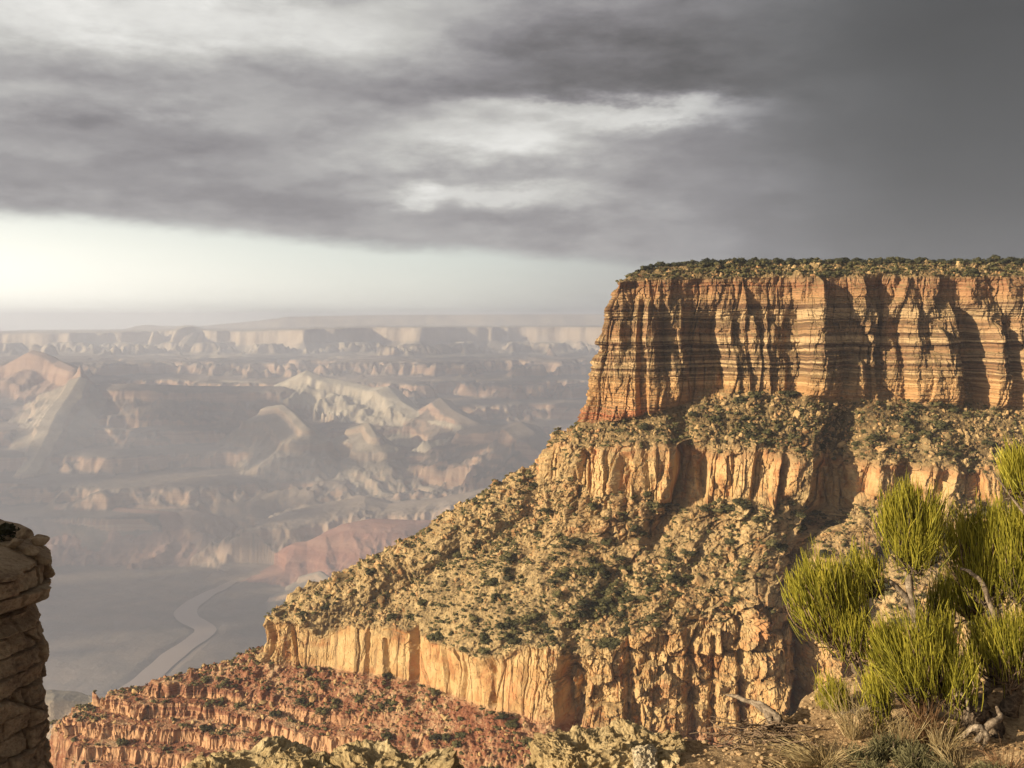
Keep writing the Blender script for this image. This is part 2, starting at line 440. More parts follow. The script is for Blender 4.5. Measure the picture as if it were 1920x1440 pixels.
lean = PX + (PY - 620) * -.06 + wob * 10
O = prof(lean, [(1000, 0), (1160, 2), (1196, 3), (1202, -9), (1212, -8), (1218, 6), (1236, 7), (1246, -3), (1262, 3), (1278, 2), (1284, -10), (1350, -24), (1358, -10), (1374, -6), (1382, -13), (1398, -8), (1404, -14), (1428, -12), (1440, -7), (1446, -14), (1470, -10), (1478, -16), (1498, -17), (1506, 4), (1530, 8), (1556, 6), (1572, 1), (1640, 4), (1648, -9), (1690, -9), (1702, 5), (1760, 8), (1786, 9), (1794, -17), (1826, -18), (1838, -4), (1850, 5), (1876, 4), (1882, -7), (1898, -5), (1908, 4), (1960, 5), (1975, -8), (2050, -4), (2080, 6), (2200, 0), (2300, -9), (2400, 5), (2600, 0)])
O2 = prof(PX + (PY - 880) * .1 + wob * 8, [(900, 0), (1030, 2), (1150, 5), (1262, 7), (1272, -16), (1322, -14), (1330, 2), (1352, 5), (1408, 4), (1414, -4), (1446, -2), (1451, 3), (1462, 4), (1467, -2), (1480, 6), (1518, 9), (1526, -14), (1640, -12), (1650, 3), (1690, 5), (1696, -4), (1770, -5), (1782, 4), (2000, 3)])
RL = rowband('rim', 'band', .25)
taper = np.clip(1 - (ROW - RN['rim']) / (RN['wallbase'] - RN['rim'] + .5), 0, 1)
lean2 = PX + 22 + wob * 26 + 16 * fbm(X * .05, Z * .06, None, 2, seed=14)
O_top = prof(lean2, [(1000, 0), (1190, 2), (1200, -3), (1250, 2), (1272, 1), (1282, -6), (1340, -9), (1350, -5), (1420, -6), (1432, -3), (1500, -8), (1512, 3), (1540, 6), (1590, 3), (1645, 5), (1652, -7), (1684, -8), (1700, 3), (1780, 5), (1792, -9), (1836, -7), (1850, 4), (1884, 1), (1892, -5), (1915, 4), (2600, 0)])
tmix = sst(-2, 16, Z + wob * 5)
O = O * (1 - tmix) + O_top * tmix
off = .72 * O * rowband('rim', 'wallbase', .18)
wlean = wob * 9
for pc_, pt_, g_, am_ in [(1530, 512, .30, 9), (1214, 560, .34, 10), (1160, 600, .25, 4), (1386, 640, .30, 7), (1452, 600, .22, 6), (1416, 575, .2, 4), (1345, 690, .5, 5), (1758, 610, .36, 9), (1610, 670, .45, 7), (1715, 570, .2, 5), (1862, 600, .30, 8), (1920, 640, .35, 7), (1262, 650, .3, 5), (1680, 640, .3, 4)]:
    dy_ = PY - pt_
    off = off + am_ * np.clip(1.1 - np.abs(PX - pc_ + wlean) / (5 + g_ * np.maximum(dy_, 0)), 0, 1) * sst(0, 16, dy_) * rowband('rim', 'wallbase', .12)
off = off + O * rowband('edge', 'rim', .1) * .55 * 0
off = off + O2 * (rowband('band', 'bandbase', .3))

# --- gullies and spurs, polylines across the face
def poly_d(pts):
    d = np.full(PX.shape, 1e9); 
    for (x0, y0), (x1, y1) in zip(pts[:-1], pts[1:]):
        lx, ly = x1 - x0, y1 - y0
        t = np.clip(((PX - x0) * lx + (PY - y0) * ly) / (lx * lx + ly * ly), 0, 1)
        d = np.minimum(d, np.hypot(PX - x0 - t * lx, PY - y0 - t * ly))
    return d


front = sst(1.0, 1.25, CLM)
wpx = fbm(X * .03, Y * .03, Z * .03, 5, .6, seed=31) * 17
GUL = np.zeros(PX.shape)
for pts, wd, dp in [
    ([(1272, 770), (1282, 860), (1262, 960), (1225, 1010)], 30, 15), ([(1170, 1080), (1120, 1150), (1080, 1230), (1070, 1400)], 26, 9),
    ([(1072, 1180), (1066, 1400)], 24, 13),
    ([(1590, 790), (1575, 880), (1560, 960), (1530, 1010)], 50, 22), ([(1530, 1010), (1490, 1090), (1505, 1150)], 36, 11), ([(1505, 1150), (1515, 1240), (1508, 1400)], 46, 22),
    ([(1508, 1130), (1510, 1400)], 30, 16),
    ([(1330, 880), (1345, 960), (1300, 1060), (1240, 1180)], 26, 8),
    ([(1700, 900), (1690, 1000), (1640, 1100), (1620, 1250)], 40, 16),
    ([(778, 1170), (772, 1330)], 9, 7), ([(690, 1190), (686, 1290)], 6, 4), ([(722, 1200), (730, 1310)], 6, 4),
    ([(930, 1220), (925, 1320)], 8, 5), ([(830, 1190), (842, 1300)], 5, 3), ([(545, 1170), (560, 1250)], 6, 4), ([(880, 1220), (870, 1310)], 5, 3),
    ([(1175, 1170), (1190, 1400)], 14, 7), ([(1290, 1170), (1300, 1400)], 16, 8), ([(1385, 1150), (1392, 1400)], 12, 7), ([(1340, 1200), (1336, 1400)], 8, 5),
    ([(1010, 930), (960, 990), (880, 1060)], 20, 5), ([(850, 1040), (760, 1110)], 22, 4),
    ([(1180, 860), (1170, 1000)], 14, 6), ([(1100, 850), (1080, 960)], 12, 5), ([(1230, 900), (1215, 990)], 10, 5), ([(1376, 850), (1372, 930)], 6, 3),
]:
    d = np.abs(poly_d(pts) + wpx * min(1, wd / 24))
    GUL += -dp * np.clip(1 - d / wd, 0, 1) ** 1.0
for pts, wd, dp in [
    ([(1440, 960), (1420, 1100), (1445, 1220), (1450, 1400)], 52, 12),
    ([(1150, 830), (1130, 960), (1000, 1090), (900, 1200)], 70, 9),
    ([(1420, 840), (1500, 860)], 60, 5),
    ([(1760, 870), (1720, 1000)], 60, 8),
]:
    d = np.abs(poly_d(pts) + wpx)
    GUL += dp * np.clip(1 - d / wd, 0, 1)
off = off + GUL * front * sst(RN['wallbase'] - .3, RN['wallbase'] + .3, ROW) * (1 - sst(RN['lowbase'] - .02, RN['lowbase'] + .35, ROW))

# --- columns and joints in the cliffs
ARCW = X - .6 * Y                                   # distance along the face, so that joints stand upright


def plates(u, v, seed):
    """flat tilted facets: every cell has its own offset and its own slant"""
    xi, yi = np.floor(u).astype(np.int32), np.floor(v).astype(np.int32)
    f1 = np.full(u.shape, 9., np.float32); f2 = f1.copy(); cid = np.zeros(u.shape, np.float32); ox, oy, t1, t2 = (cid.copy() for _ in range(4))
    for i in (-1, 0, 1):
        for j in (-1, 0, 1):
            h = hsh(xi + i + seed * 17, yi + j)
            ax_ = u - (xi + i + .5 + (HV[h] - .5) * .9); ay_ = v - (yi + j + .5 + (HV[(h + 977) & 4095] - .5) * .9)
            d = np.maximum(np.abs(ax_), np.abs(ay_)) * .6 + np.hypot(ax_, ay_) * .4
            n = d < f1
            f2 = np.where(n, f1, np.minimum(f2, d)); cid = np.where(n, HV[(h + 331) & 4095], cid)
            ox = np.where(n, ax_, ox); oy = np.where(n, ay_, oy); t1 = np.where(n, HV[(h + 1501) & 4095] - .5, t1); t2 = np.where(n, HV[(h + 2203) & 4095] - .5, t2)
            f1 = np.where(n, d, f1)
    return (cid - .5) * 1.7 + (t1 * ox * 2.6 + t2 * oy * 2.0) - .45 * (1 - sst(0, .07, f2 - f1))


def joints(scale, zs, amp, seed):
    k = np.floor(Z * zs + .3 * pn(ARCW * .02, Z * .01, None, seed))          # courses: joints shift from bed to bed
    return plates(ARCW * scale + HV[hsh(k.astype(np.int32) + 700, np.full(k.shape, seed, np.int32))] * .7 + wob * .2, Z * zs * .7, seed) * amp


j1 = joints(1 / 13., 1 / 60., 2.6, 1); j2 = joints(1 / 5., 1 / 22., 1.15, 2); j3 = joints(1 / 2.6, 1 / 3.4, .6, 3)
smoothface = rowband('lowrim', 'lowbase', .05) * (1 - sst(930, 1060, PX)) * sst(520, 600, PX)
cls = np.clip(cl_up + cl_band + cl_low, 0, 1)
lowr = cl_low * sst(980, 1120, PX)
colw = np.clip(cls - .45 * lowr - .2 * cl_up, 0, 1)
off = off + colw * (j1 + j2) * (1 - .85 * smoothface) + cls * j3 * (1 - .7 * smoothface)
pan = joints(1 / 34., 1 / 140., 1.8, 15)
off = off + smoothface * pan
off = off + rowband('wallmid', 'wallbase', .3) * np.maximum(fbm(ARCW * .07, Z * .03, None, 4, .55, seed=17), -.3) * 1.6
# broken crags on the slopes: angular blocks of about the same width as height
def crags(sc, amp, seed):
    return plates((X - .5 * Y) / sc + wob * .4, (Z * 1.1 + .35 * Y) / sc, seed) * amp
off = off + rowband('bandbase', 'lowrim', .25) * (ridge(ARCW * .017 + wob * .5, Z * .012, None, 4, .55, seed=27) - 1.25) * 6.5 * sst(1.05, 1.4, CLM)
off = off + np.maximum(rocky, lowr * .9) * (crags(16., 4.6, 23) + crags(6.5, 2.3, 24) + crags(2.8, .9, 25))
j0 = joints(1 / 26., 1 / 200., 3.2, 7)
off = off + j0 * colw * (1 - .85 * smoothface)
# --- beds: each layer stands out or draws back by its own amount
zb = Z + wob * 1.6 + fbm(X * .006, Y * .006, None, 2, seed=5) * 3
def beds(th, amp, seed):
    q = zb / th; k = np.floor(q).astype(np.int32); f = q - k
    h0 = HV[hsh(k + 512, np.full_like(k, seed))]; 
    lat = .6 + .5 * pn(ARC * .03, k * 3.7, None, seed)
    edge_ = sst(0, .12, f) * (1 - sst(.88, 1, f))
    return (h0 - .5) * 2 * amp * lat * edge_


thin = cl_up + .35 * cl_band + .15 * cl_low * (1 - smoothface)
off = off + thin * (beds(7.3, 2.6, 1) + beds(3.1, 1.9, 2) + beds(1.3, .8, 3))
# the rim ledges above the wall and general roughness
off = off + cl_edge * (beds(3.0, 2.0, 4) + j2)
off = off + (fbm(X * .09, Y * .09, Z * .09, 4, seed=41) * 1.1) * (1 - .7 * smoothface)
nose_w = np.exp(-((CLM - 1.05) / .22)**2)
knob = plates(X / 17., Z / 13., 51) * .6 + fbm(X * .05, Z * .07, None, 4, .6, seed=51)
off = off + nose_w * np.maximum(knob, -.4) * 6.5 * rowband('band', 'lowbase', .2)

VV = B.copy()
VV[..., 0] += HOUT[..., 0] * off; VV[..., 1] += HOUT[..., 1] * off
# --- talus: blocks and rills pushed along the normal
TAL = 1 - CLIFF
f1, f2, cid = voro(X / 7.5 + wob * .5, (Y * .7 + Z) / 7.5, 5); blk = np.clip(.52 - f1, 0, 1) * (cid > .62) * (cid - .3) * 13
f1, f2, cid = voro(X / 3.1, (Y * .7 + Z) / 3.1, 6); blk2 = np.clip(.5 - f1, 0, 1) * (cid > .45) * cid * 4.6
f1, f2, cid = voro(X / 1.5, (Y * .7 + Z) / 1.5, 8); blk3 = np.clip(.5 - f1, 0, 1) * cid * 1.7
rill = ridge(X * .022, Y * .022, Z * .022, 4, seed=61)
dense = sst(-.5, .5, fbm(X * .013, Y * .013, Z * .013, 3, seed=71) + .1)
dz = TAL * ((blk + blk2) * (.25 + .75 * dense) + blk3 * .9 + (rill - 1.2) * 1.5 + fbm(X * .12, Y * .12, Z * .12, 4, .6, seed=81) * .5)
dz *= np.where(ROW < RN['edge'], .3, 1.0)
NS = NRM
VV += NS * dz[..., None]
# stepped ledges on the red slope
rz = sst(RN['lowbase'] + .15, RN['lowbase'] + .9, ROW)
h_ = 11.0
q = (VV[..., 2] + 1.5 * wob + fbm(X * .02, Y * .02, None, 3, seed=91) * 4) / h_
fq = q - np.floor(q); st = (sst(.30, .56, fq) - fq) * h_ * .72
VV[..., 2] += st * rz * (.55 + .45 * np.clip(pn(X * .01, Y * .01, None, 95) + .6, 0, 1))
ledge = ((fq > .28) & (fq < .58)) * rz
CLIFF = np.maximum(CLIFF, ledge)
jl = joints(1 / 6., 1 / 9., 1.6, 12) * ledge
VV[..., 0] += HOUT[..., 0] * jl; VV[..., 1] += HOUT[..., 1] * jl

VV *= MS
mesa = grid_mesh('mesa_terrain', VV, M_STRATA, False, attrs={'cliff': CLIFF, 'red': RED, 'upper': np.clip(rowband('edge', 'band', .3), 0, 1)})
tag(mesa, 'layered golden sandstone promontory with a flat top and a long stepped nose', 'mesa', kind='structure')
print('mesa', round(time.time() - T0, 1))

# ------------------------------------------------------------------ the canyon behind
def canyon_mat():
    m, n, b = new_mat('canyon_rock', 1.0)
    g = n.new('ShaderNodeNewGeometry'); P = g.outputs['Position']; x, y, z = n.sep(P)
    nz = n.sep(g.outputs['Normal'])[2]
    red = n.new('ShaderNodeAttribute', attribute_name='red').outputs['Fac']
    pale = n.new('ShaderNodeAttribute', attribute_name='pale').outputs['Fac']
    big = n.noise(P, .0009, 4); mid = n.noise(P, .006, 5, .6)
    zz = n.m('ADD', z, n.m('MULTIPLY', n.m('SUBTRACT', mid, .5), 40.0))
    bed = n.noise(n.com(0.0, 0.0, n.m('MULTIPLY', zz, .02)), 1.0, 4, .6)
    cliff = n.ramp(bed, [(.35, (.22, .12, .08)), (.48, (.36, .25, .17)), (.55, (.30, .18, .12)), (.66, (.42, .33, .23))])
    slope = n.ramp(n.m('ADD', n.m('MULTIPLY', big, .5), n.m('MULTIPLY', mid, .5)), [(.35, (.12, .10, .08)), (.5, (.18, .14, .11)), (.62, (.25, .19, .14))])
    c = n.mix(n.smooth(nz, .82, .6), slope, cliff)
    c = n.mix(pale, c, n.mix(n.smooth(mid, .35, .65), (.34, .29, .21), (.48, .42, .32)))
    rc = n.mix(n.smooth(bed, .4, .6), (.27, .115, .075), (.36, .19, .13))
    c = n.mix(red, c, rc)
    n.put(b.inputs['Base Color'], c)
    bp = n.new('ShaderNodeBump'); bp.inputs['Distance'].default_value = 14; bp.inputs['Strength'].default_value = .8
    n.put(bp.inputs['Height'], n.noise(P, .012, 6, .65)); n.put(b.inputs['Normal'], bp.outputs[0])
    return m


M_CANYON = canyon_mat()
NA, NRR = 1150, 1500
az_ = np.linspace(R(-33), R(31), NA); rr_ = np.geomspace(1150, 19500, NRR)
GX = (np.sin(az_)[None, :] * rr_[:, None]).astype(np.float32); GY = (np.cos(az_)[None, :] * rr_[:, None]).astype(np.float32)
w1 = fbm(GX / 2600, GY / 2600, None, 5, seed=101); w2 = fbm(GX / 700, GY / 700, None, 5, seed=102); w3 = ridge(GX / 900, GY / 900, None, 5, seed=103) - 1.2
w5 = ridge(GX / 95, GY / 95, None, 3, seed=105) - 1.1
w4 = ridge(GX / 260, GY / 260, None, 4, seed=104) - 1.2
RD = GY + w1 * 250
H = np.interp(RD, [1000, 2500, 3600, 5000, 6150, 6420, 7000, 7600, 8700, 10000, 12000, 13500, 16000], [-1150, -1330, -1400, -1402, -1392, -1190, -1080, -900, -650, -500, -400, -380, -380])
amp = np.interp(GY, [1000, 4500, 6000, 6600, 9000], [16, 14, 16, 75, 150])
H = H + amp * (w3 * .75 + w2 * .25) + amp * .18 * w4
REDM = np.zeros(GX.shape, np.float32); PALE = REDM.copy()
# stair-step the general slope into benches
def terrace(h, step, k):
    q = h / step; f = q - np.floor(q)
    return step * (np.floor(q) + f * (1 - k) + k * sst(.25, .6, f))
H = np.where(GY > 6300, terrace(H + 20 * w2, 130, .75), H)

# river bed
RIV = [at_z(px, -1400, D) for px, D in [(440, 5680), (415, 5520), (390, 5400), (352, 5130), (352, 4960), (384, 4790), (374, 4660), (332, 4440), (298, 4240), (262, 4040), (200, 3850), (60, 3700)]]
RWD = [8, 17, 26, 37, 39, 34, 35, 36, 36, 40, 50, 60]
tt = np.linspace(0, len(RIV) - 1, 160)
rc = catmull(np.array(RIV)[:, None, :], tt)[:, 0, :]; rwid = np.interp(tt, range(len(RWD)), RWD) * (1 + .18 * pn(tt * 1.3, tt * 0, None, 120))
dr = np.full(GX.shape, 1e9, np.float32); msk = (GY < 8200) & (GY > 2600) & (GX < 700) & (GX > -5200)
gx, gy = GX[msk], GY[msk]; dd = np.full(gx.shape, 1e9, np.float32)
for (a, b, _), wd in zip(rc[::2], rwid[::2]): dd = np.minimum(dd, np.hypot(gx - a, gy - b) - wd)
dr[msk] = dd
drn = dr + 160 * w2 * sst(150, 600, dr)
H = np.minimum(H, -1410 + 12 * sst(0, 70, dr) + np.maximum(drn - 100, 0) * .03 + np.maximum(drn - 620, 0) * .55 + 9 * (w2 + w4) * sst(30, 250, dr))
PROFS = {
 'butte': [(0, 0), (70, 25), (110, 150), (330, 270), (370, 400), (800, 640), (1700, 1000)],
 'spire': [(0, 0), (25, 70), (90, 150), (260, 300), (330, 400), (800, 700), (1600, 1050)],
 'ridge': [(0, 0), (120, 40), (160, 110), (420, 250), (460, 350), (1000, 600), (1900, 1000)],
 'crag':  [(0, 0), (40, 20), (55, 60), (160, 110), (175, 150), (400, 290), (800, 500)],
 'hill':  [(0, 0), (100, 25), (260, 110), (480, 230), (800, 360), (1300, 560)],
 'fan':   [(0, 0), (80, 12), (400, 190), (700, 310), (1100, 420), (1500, 640)],
 'mesa':  [(0, 0), (200, 30), (380, 75), (450, 150), (600, 240), (900, 400), (1300, 600)],
 'bluff': [(0, 0), (22, 3), (30, 62), (55, 80), (62, 110), (200, 200), (500, 420)],
 'wall':  [(0, 0), (200, 8), (240, 130), (420, 220), (460, 330), (1100, 560), (2200, 900)],
}


def feature(pts, prof_, gully=.42, red=0., pale=0., scale=1., wall_side=None):
    """raise a ridge whose crest runs through photo points (px, py, D)"""
    global H, REDM, PALE
    C = np.array([at(*p) for p in pts])
    d = np.full(GX.shape, 1e9, np.float32); cz = np.zeros(GX.shape, np.float32)
    for a, b in zip(C[:-1], C[1:]):
        l = b - a; L2 = l[0]**2 + l[1]**2
        t = np.clip(((GX - a[0]) * l[0] + (GY - a[1]) * l[1]) / L2, 0, 1)
        dd = np.hypot(GX - a[0] - t * l[0], GY - a[1] - t * l[1]); n_ = dd < d
        d = np.where(n_, dd, d); cz = np.where(n_, a[2] + t * l[2], cz)
    fl = w3 * .7 + w4 * .4 + w5 * .16
    de = np.maximum(d - fl * gully * np.minimum(d, 420) - w2 * 22 * sst(20, 120, d), 0)
    p = np.array(PROFS[prof_] + [(60000, 30000)], float); h = cz - np.interp(de / scale, p[:, 0], p[:, 1]) * scale + w4 * (5 if prof_ == 'hill' else 12) * sst(30, 200, d)
    up = h > H
    H = np.where(up, h, H)
    k = sst(0, 60, h - H + 60) * up
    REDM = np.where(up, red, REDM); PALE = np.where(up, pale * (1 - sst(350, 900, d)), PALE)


# north rim and the plateau beyond it
rim_px = np.array([(-400, 627), (0, 626), (60, 624), (200, 624), (325, 620), (345, 613), (360, 613), (385, 619), (450, 621), (560, 617), (700, 614), (1120, 613), (2400, 613)], float)
pxg = 960 + F * GX / GY / CP
rimz = -(np.interp(pxg, rim_px[:, 0], rim_px[:, 1]) - HOR) / F * 13600
rw = fbm(GX / 1500, GY / 3000, None, 4, seed=111)
dist = 13400 - GY + rw * 900 + w2 * 120 + 260 * np.abs(pn(GX / 420, GY / 1500, None, 113))
pr = [(-9000, 0), (0, 0), (60, 160), (260, 250), (320, 400), (900, 520), (2600, 700), (30000, 20000)]
hr = rimz - np.interp(dist, [a for a, _ in pr], [b for _, b in pr])
H = np.maximum(H, hr)
far_px = np.array([(-400, 612), (100, 611), (150, 606), (255, 606), (300, 611), (380, 611), (480, 602), (540, 594), (700, 591), (1200, 589), (2400, 586)], float)
farz = -(np.interp(pxg, far_px[:, 0], far_px[:, 1]) - HOR) / F * 18600
H = np.where(GY > 16500, np.maximum(H, farz - (1 - sst(17900, 18500, GY + w2 * 80)) * 320), H)
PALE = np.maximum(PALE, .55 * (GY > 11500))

feature([(330, 655, 12600), (350, 640, 12800), (365, 622, 13400)], 'butte', pale=.3)
feature([(640, 672, 11800), (700, 667, 11900), (800, 672, 11800)], 'wall', pale=.4, red=.35)
feature([(-60, 690, 9300), (10, 684, 9200), (62, 656, 9100), (85, 662, 9050), (112, 676, 9000), (140, 690, 8600)], 'butte', red=.35, pale=.2)
feature([(150, 682, 8300), (152, 700, 8250)], 'spire', red=.2)
feature([(150, 706, 8200), (128, 742, 7950), (105, 775, 7700), (92, 805, 7450), (70, 850, 7200), (50, 880, 7050)], 'ridge', gully=.5, pale=.45, scale=.6)
feature([(160, 722, 8300), (240, 719, 8300), (330, 722, 8300), (430, 724, 8400), (530, 724, 8500)], 'ridge')
feature([(375, 722, 9200), (420, 712, 9200), (500, 716, 9100), (525, 722, 9000)], 'crag', pale=.7)
feature([(528, 716, 8700), (575, 694, 8700), (612, 708, 8650), (655, 715, 8600), (700, 726, 8500), (728, 724, 8400), (752, 752, 8200), (790, 775, 8000), (830, 782, 7800), (885, 790, 7600)], 'ridge', gully=.7, pale=.85, scale=.8)
feature([(500, 762, 7900), (530, 758, 7850), (548, 772, 7700), (575, 800, 7400)], 'crag', pale=.4)
feature([(660, 800, 7600), (690, 792, 7550), (705, 815, 7300)], 'crag', pale=.4)
feature([(770, 775, 8200), (800, 760, 8100), (825, 745, 8000), (848, 768, 7800), (900, 795, 7500)], 'ridge', scale=.7)
feature([(890, 800, 7300), (940, 796, 7200), (975, 790, 7100), (1005, 812, 6950), (1060, 850, 6800), (1200, 860, 6600)], 'ridge')
feature([(60, 930, 6800), (100, 905, 6950), (150, 906, 6950), (205, 908, 6850), (240, 925, 6700), (300, 945, 6600), (370, 958, 6500)], 'hill', red=.35, pale=.3, gully=.5, scale=.6)
feature([(120, 945, 6550), (230, 952, 6500), (320, 960, 6450)], 'hill', red=.5, gully=.5, scale=.4)
feature([(715, 915, 7000), (760, 907, 7000), (810, 912, 6900)], 'crag', pale=.4, scale=.7)
feature([(545, 966, 6250), (600, 950, 6380), (685, 932, 6500), (730, 944, 6480), (800, 938, 6450), (870, 925, 6400), (960, 905, 6400), (1200, 890, 6300)], 'mesa', red=.15, pale=.35, gully=.6, scale=.55)
feature([(575, 1016, 5880), (610, 1000, 5900), (650, 982, 5950), (700, 973, 6000), (780, 977, 6000), (1000, 967, 6000)], 'fan', red=.95, gully=.30, scale=.9)
feature([(568, 1078, 5500), (600, 1070, 5450), (640, 1100, 5200)], 'crag', scale=.6, pale=.3)
feature([(520, 1112, 5250), (600, 1095, 5000), (720, 1085, 4600)], 'ridge', scale=.35, pale=.1)
feature([(700, 1060, 5300), (800, 1030, 5200), (1000, 1000, 5000)], 'hill', scale=.7, pale=.1)
feature([(40, 1300, 1480), (100, 1299, 1490), (165, 1303, 1510), (180, 1312, 1530)], 'bluff', pale=.55, gully=.25)
feature([(318, 1284, 1420), (345, 1268, 1420), (385, 1278, 1430)], 'hill', pale=.25, scale=.10, gully=.2)
H = np.where(dr < 260, np.minimum(H, -1410 + 12 * sst(0, 70, dr) + np.maximum(dr - 90, 0) * .2 + 5 * (w2 + w4) * sst(30, 250, dr)), H)
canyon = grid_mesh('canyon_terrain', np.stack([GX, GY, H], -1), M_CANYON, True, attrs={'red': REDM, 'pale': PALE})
tag(canyon, 'hazy canyon floor with benches, buttes and the far rim', 'canyon', kind='structure')

# water ribbon
tg = np.gradient(rc[:, :2], axis=0); tg /= np.linalg.norm(tg, axis=1)[:, None]
nr_ = np.stack([-tg[:, 1], tg[:, 0]], 1)
L = np.stack([np.concatenate([rc[:, :2] + nr_ * (k * (rwid + 14))[:, None], np.full((160, 1), -1403.)], 1) for k in np.linspace(-1, 1, 9)], 1)
mw, n, b = new_mat('river_water', .4)
b.inputs['Base Color'].default_value = (.30, .225, .175, 1); b.inputs['Specular IOR Level'].default_value = .3
river = grid_mesh('river', L, mw, True)
if river.data.polygons[0].normal.z < 0: river.data.flip_normals()
tag(river, 'muddy brown river winding across the canyon floor', 'river', kind='structure')
print('canyon', round(time.time() - T0, 1))

# ------------------------------------------------------------------ haze
hz = bpy.data.meshes.new('haze')
x0, x1, y0, y1, z0, z1 = -16000, 16000, -4000, 20000, -1700, 118
hz.from_pydata([(x0, y0, z0), (x1, y0, z0), (x1, y1, z0), (x0, y1, z0), (x0, y0, z1), (x1, y0, z1), (x1, y1, z1), (x0, y1, z1)], [],
               [(3, 2, 1, 0), (4, 5, 6, 7), (0, 1, 5, 4), (1, 2, 6, 5), (2, 3, 7, 6), (3, 0, 4, 7)])
haze = bpy.data.objects.new('haze', hz); COL.objects.link(haze)
mh = bpy.data.materials.new('haze_air'); mh.use_nodes = True; mh.node_tree.nodes.clear(); n = N(mh.node_tree)
pv = n.new('ShaderNodeVolumePrincipled')
pv.inputs['Color'].default_value = (.75, .81, 1.0, 1); pv.inputs['Density'].default_value = 1 / 9800; pv.inputs['Anisotropy'].default_value = .15
mh.node_tree.links.new(pv.outputs[0], n.new('ShaderNodeOutputMaterial').inputs['Volume'])
hz.materials.append(mh)
tag(haze, 'pale dusty haze filling the canyon air', 'haze', kind='stuff')

# ------------------------------------------------------------------ unseen cloud bank, added left of the view to shade the canyon in patches
ZC = 2600.0
cs = 95.0
cxs = np.arange(-27000, -4000, cs); cys = np.arange(-9500, 11500, cs)
CX, CY = np.meshgrid(cxs, cys)
lr0, lstep = math.log(1150), math.log(19500 / 1150) / (NRR - 1)
hit = np.zeros(CX.shape, bool); HX, HY, HZ = (np.zeros(CX.shape) for _ in range(3))
for zq in np.arange(120, -1450, -25.0):
    t = (ZC - zq) / S.z
    qx, qy = CX - S.x * t, CY - S.y * t
    r = np.hypot(qx, qy) + 1; a = np.arctan2(qx, qy)
    ia = ((a - R(-33)) / R(64) * (NA - 1)).round().astype(int); ir = ((np.log(r) - lr0) / lstep).round().astype(int)
    ok = (ia >= 0) & (ia < NA) & (ir >= 0) & (ir < NRR) & ~hit
    hh = np.where(ok, H[np.clip(ir, 0, NRR - 1), np.clip(ia, 0, NA - 1)], -9e9)
    nh = ok & (hh >= zq)
    HX[nh], HY[nh], HZ[nh] = qx[nh], qy[nh], zq; hit |= nh
hpx, hpy = to_px(np.stack([HX, HY, HZ], -1))
LITS = [(180, 645, 340, 40), (470, 632, 110, 22), (340, 685, 60, 38), (45, 705, 95, 55), (100, 790, 62, 90), (420, 712, 130, 16),
        (572, 716, 62, 30), (690, 748, 110, 55), (810, 788, 110, 24), (720, 697, 105, 32), (690, 822, 34, 34), (530, 776, 46, 22),
        (230, 938, 125, 34), (90, 915, 60, 14), (790, 915, 70, 16), (760, 952, 220, 32), (625, 1020, 85, 50), (585, 1085, 40, 26), (690, 1070, 60, 20), (1090, 632, 90, 22),
        (150, 1345, 260, 85), (480, 705, 60, 14)]
litv = np.full(CX.shape, -9.0)
wv = .35 * fbm(CX / 700, CY / 700, None, 4, seed=201)
for a, b, c, d in LITS:
    litv = np.maximum(litv, 1 - np.hypot((hpx - a) / c, (hpy - b) / d))
open_ = hit & (litv + wv > 0)  # gaps shaped so that sun falls on the chosen spots
# holes cut so the sun reaches the camera's rim and the promontory
for P_, rad in [((0, 5, 0), 1500), ((100, 680, -50), 1500), ((300, 650, -150), 1600), ((-200, 700, -240), 1500), ((-100, 1000, -500), 1300)]:
    t = (ZC - P_[2]) / S.z
    open_ |= np.hypot(CX - P_[0] - S.x * t, CY - P_[1] - S.y * t) + wv * 900 < rad
ragged = fbm(CX / 3800, CY / 3800, None, 4, seed=211)
inside = (CX > -26000) & (CX < -5500 + ragged * 900) & (CY > -8500 + ragged * 900) & (CY < 8700 + ragged * 700)
pores = pn(CX / 170, CY / 170, None, 231) + .6 * pn(CX / 80, CY / 80, None, 232)      # small gaps cut through the bank so some sun brightens the shaded haze
cell = inside & ~open_ & (pores < .10)
edge_d = cell.astype(float)
for _ in range(6):
    p_ = np.pad(edge_d, 1, mode='edge'); edge_d = np.where(cell, (p_[:-2, 1:-1] + p_[2:, 1:-1] + p_[1:-1, :-2] + p_[1:-1, 2:] + edge_d) / 5, 0)
ny_, nx_ = CX.shape
vx = np.pad(edge_d, ((0, 1), (0, 1)))
bump = fbm(CX / 600, CY / 600, None, 5, .6, seed=221)
top = ZC + edge_d * 420 + bump * 90 * edge_d + 20; bot = ZC - 40 * edge_d - np.abs(bump) * 60 * edge_d - 20
keep = np.argwhere(cell[:-1, :-1] & cell[1:, :-1] & cell[:-1, 1:] & cell[1:, 1:])
idx = np.arange(ny_ * nx_).reshape(ny_, nx_)
i, j = keep[:, 0], keep[:, 1]
qt = np.stack([idx[i, j], idx[i, j + 1], idx[i + 1, j + 1], idx[i + 1, j]], 1); qb = qt[:, ::-1] + ny_ * nx_
ed = {}
for q_ in qt.tolist():
    for a, b in zip(q_, q_[1:] + q_[:1]): ed[(a, b)] = 1
side = np.array([(b, a, a + ny_ * nx_, b + ny_ * nx_) for (a, b) in ed if (b, a) not in ed])
VVc = np.concatenate([np.stack([CX, CY, top], -1).reshape(-1, 3), np.stack([CX, CY, bot], -1).reshape(-1, 3)])
fc = np.concatenate([qt, qb, side]); used, inv = np.unique(fc, return_inverse=True)
mc, n, b = new_mat('shade_cloud', 1.0); b.inputs['Base Color'].default_value = (.75, .75, .77, 1)
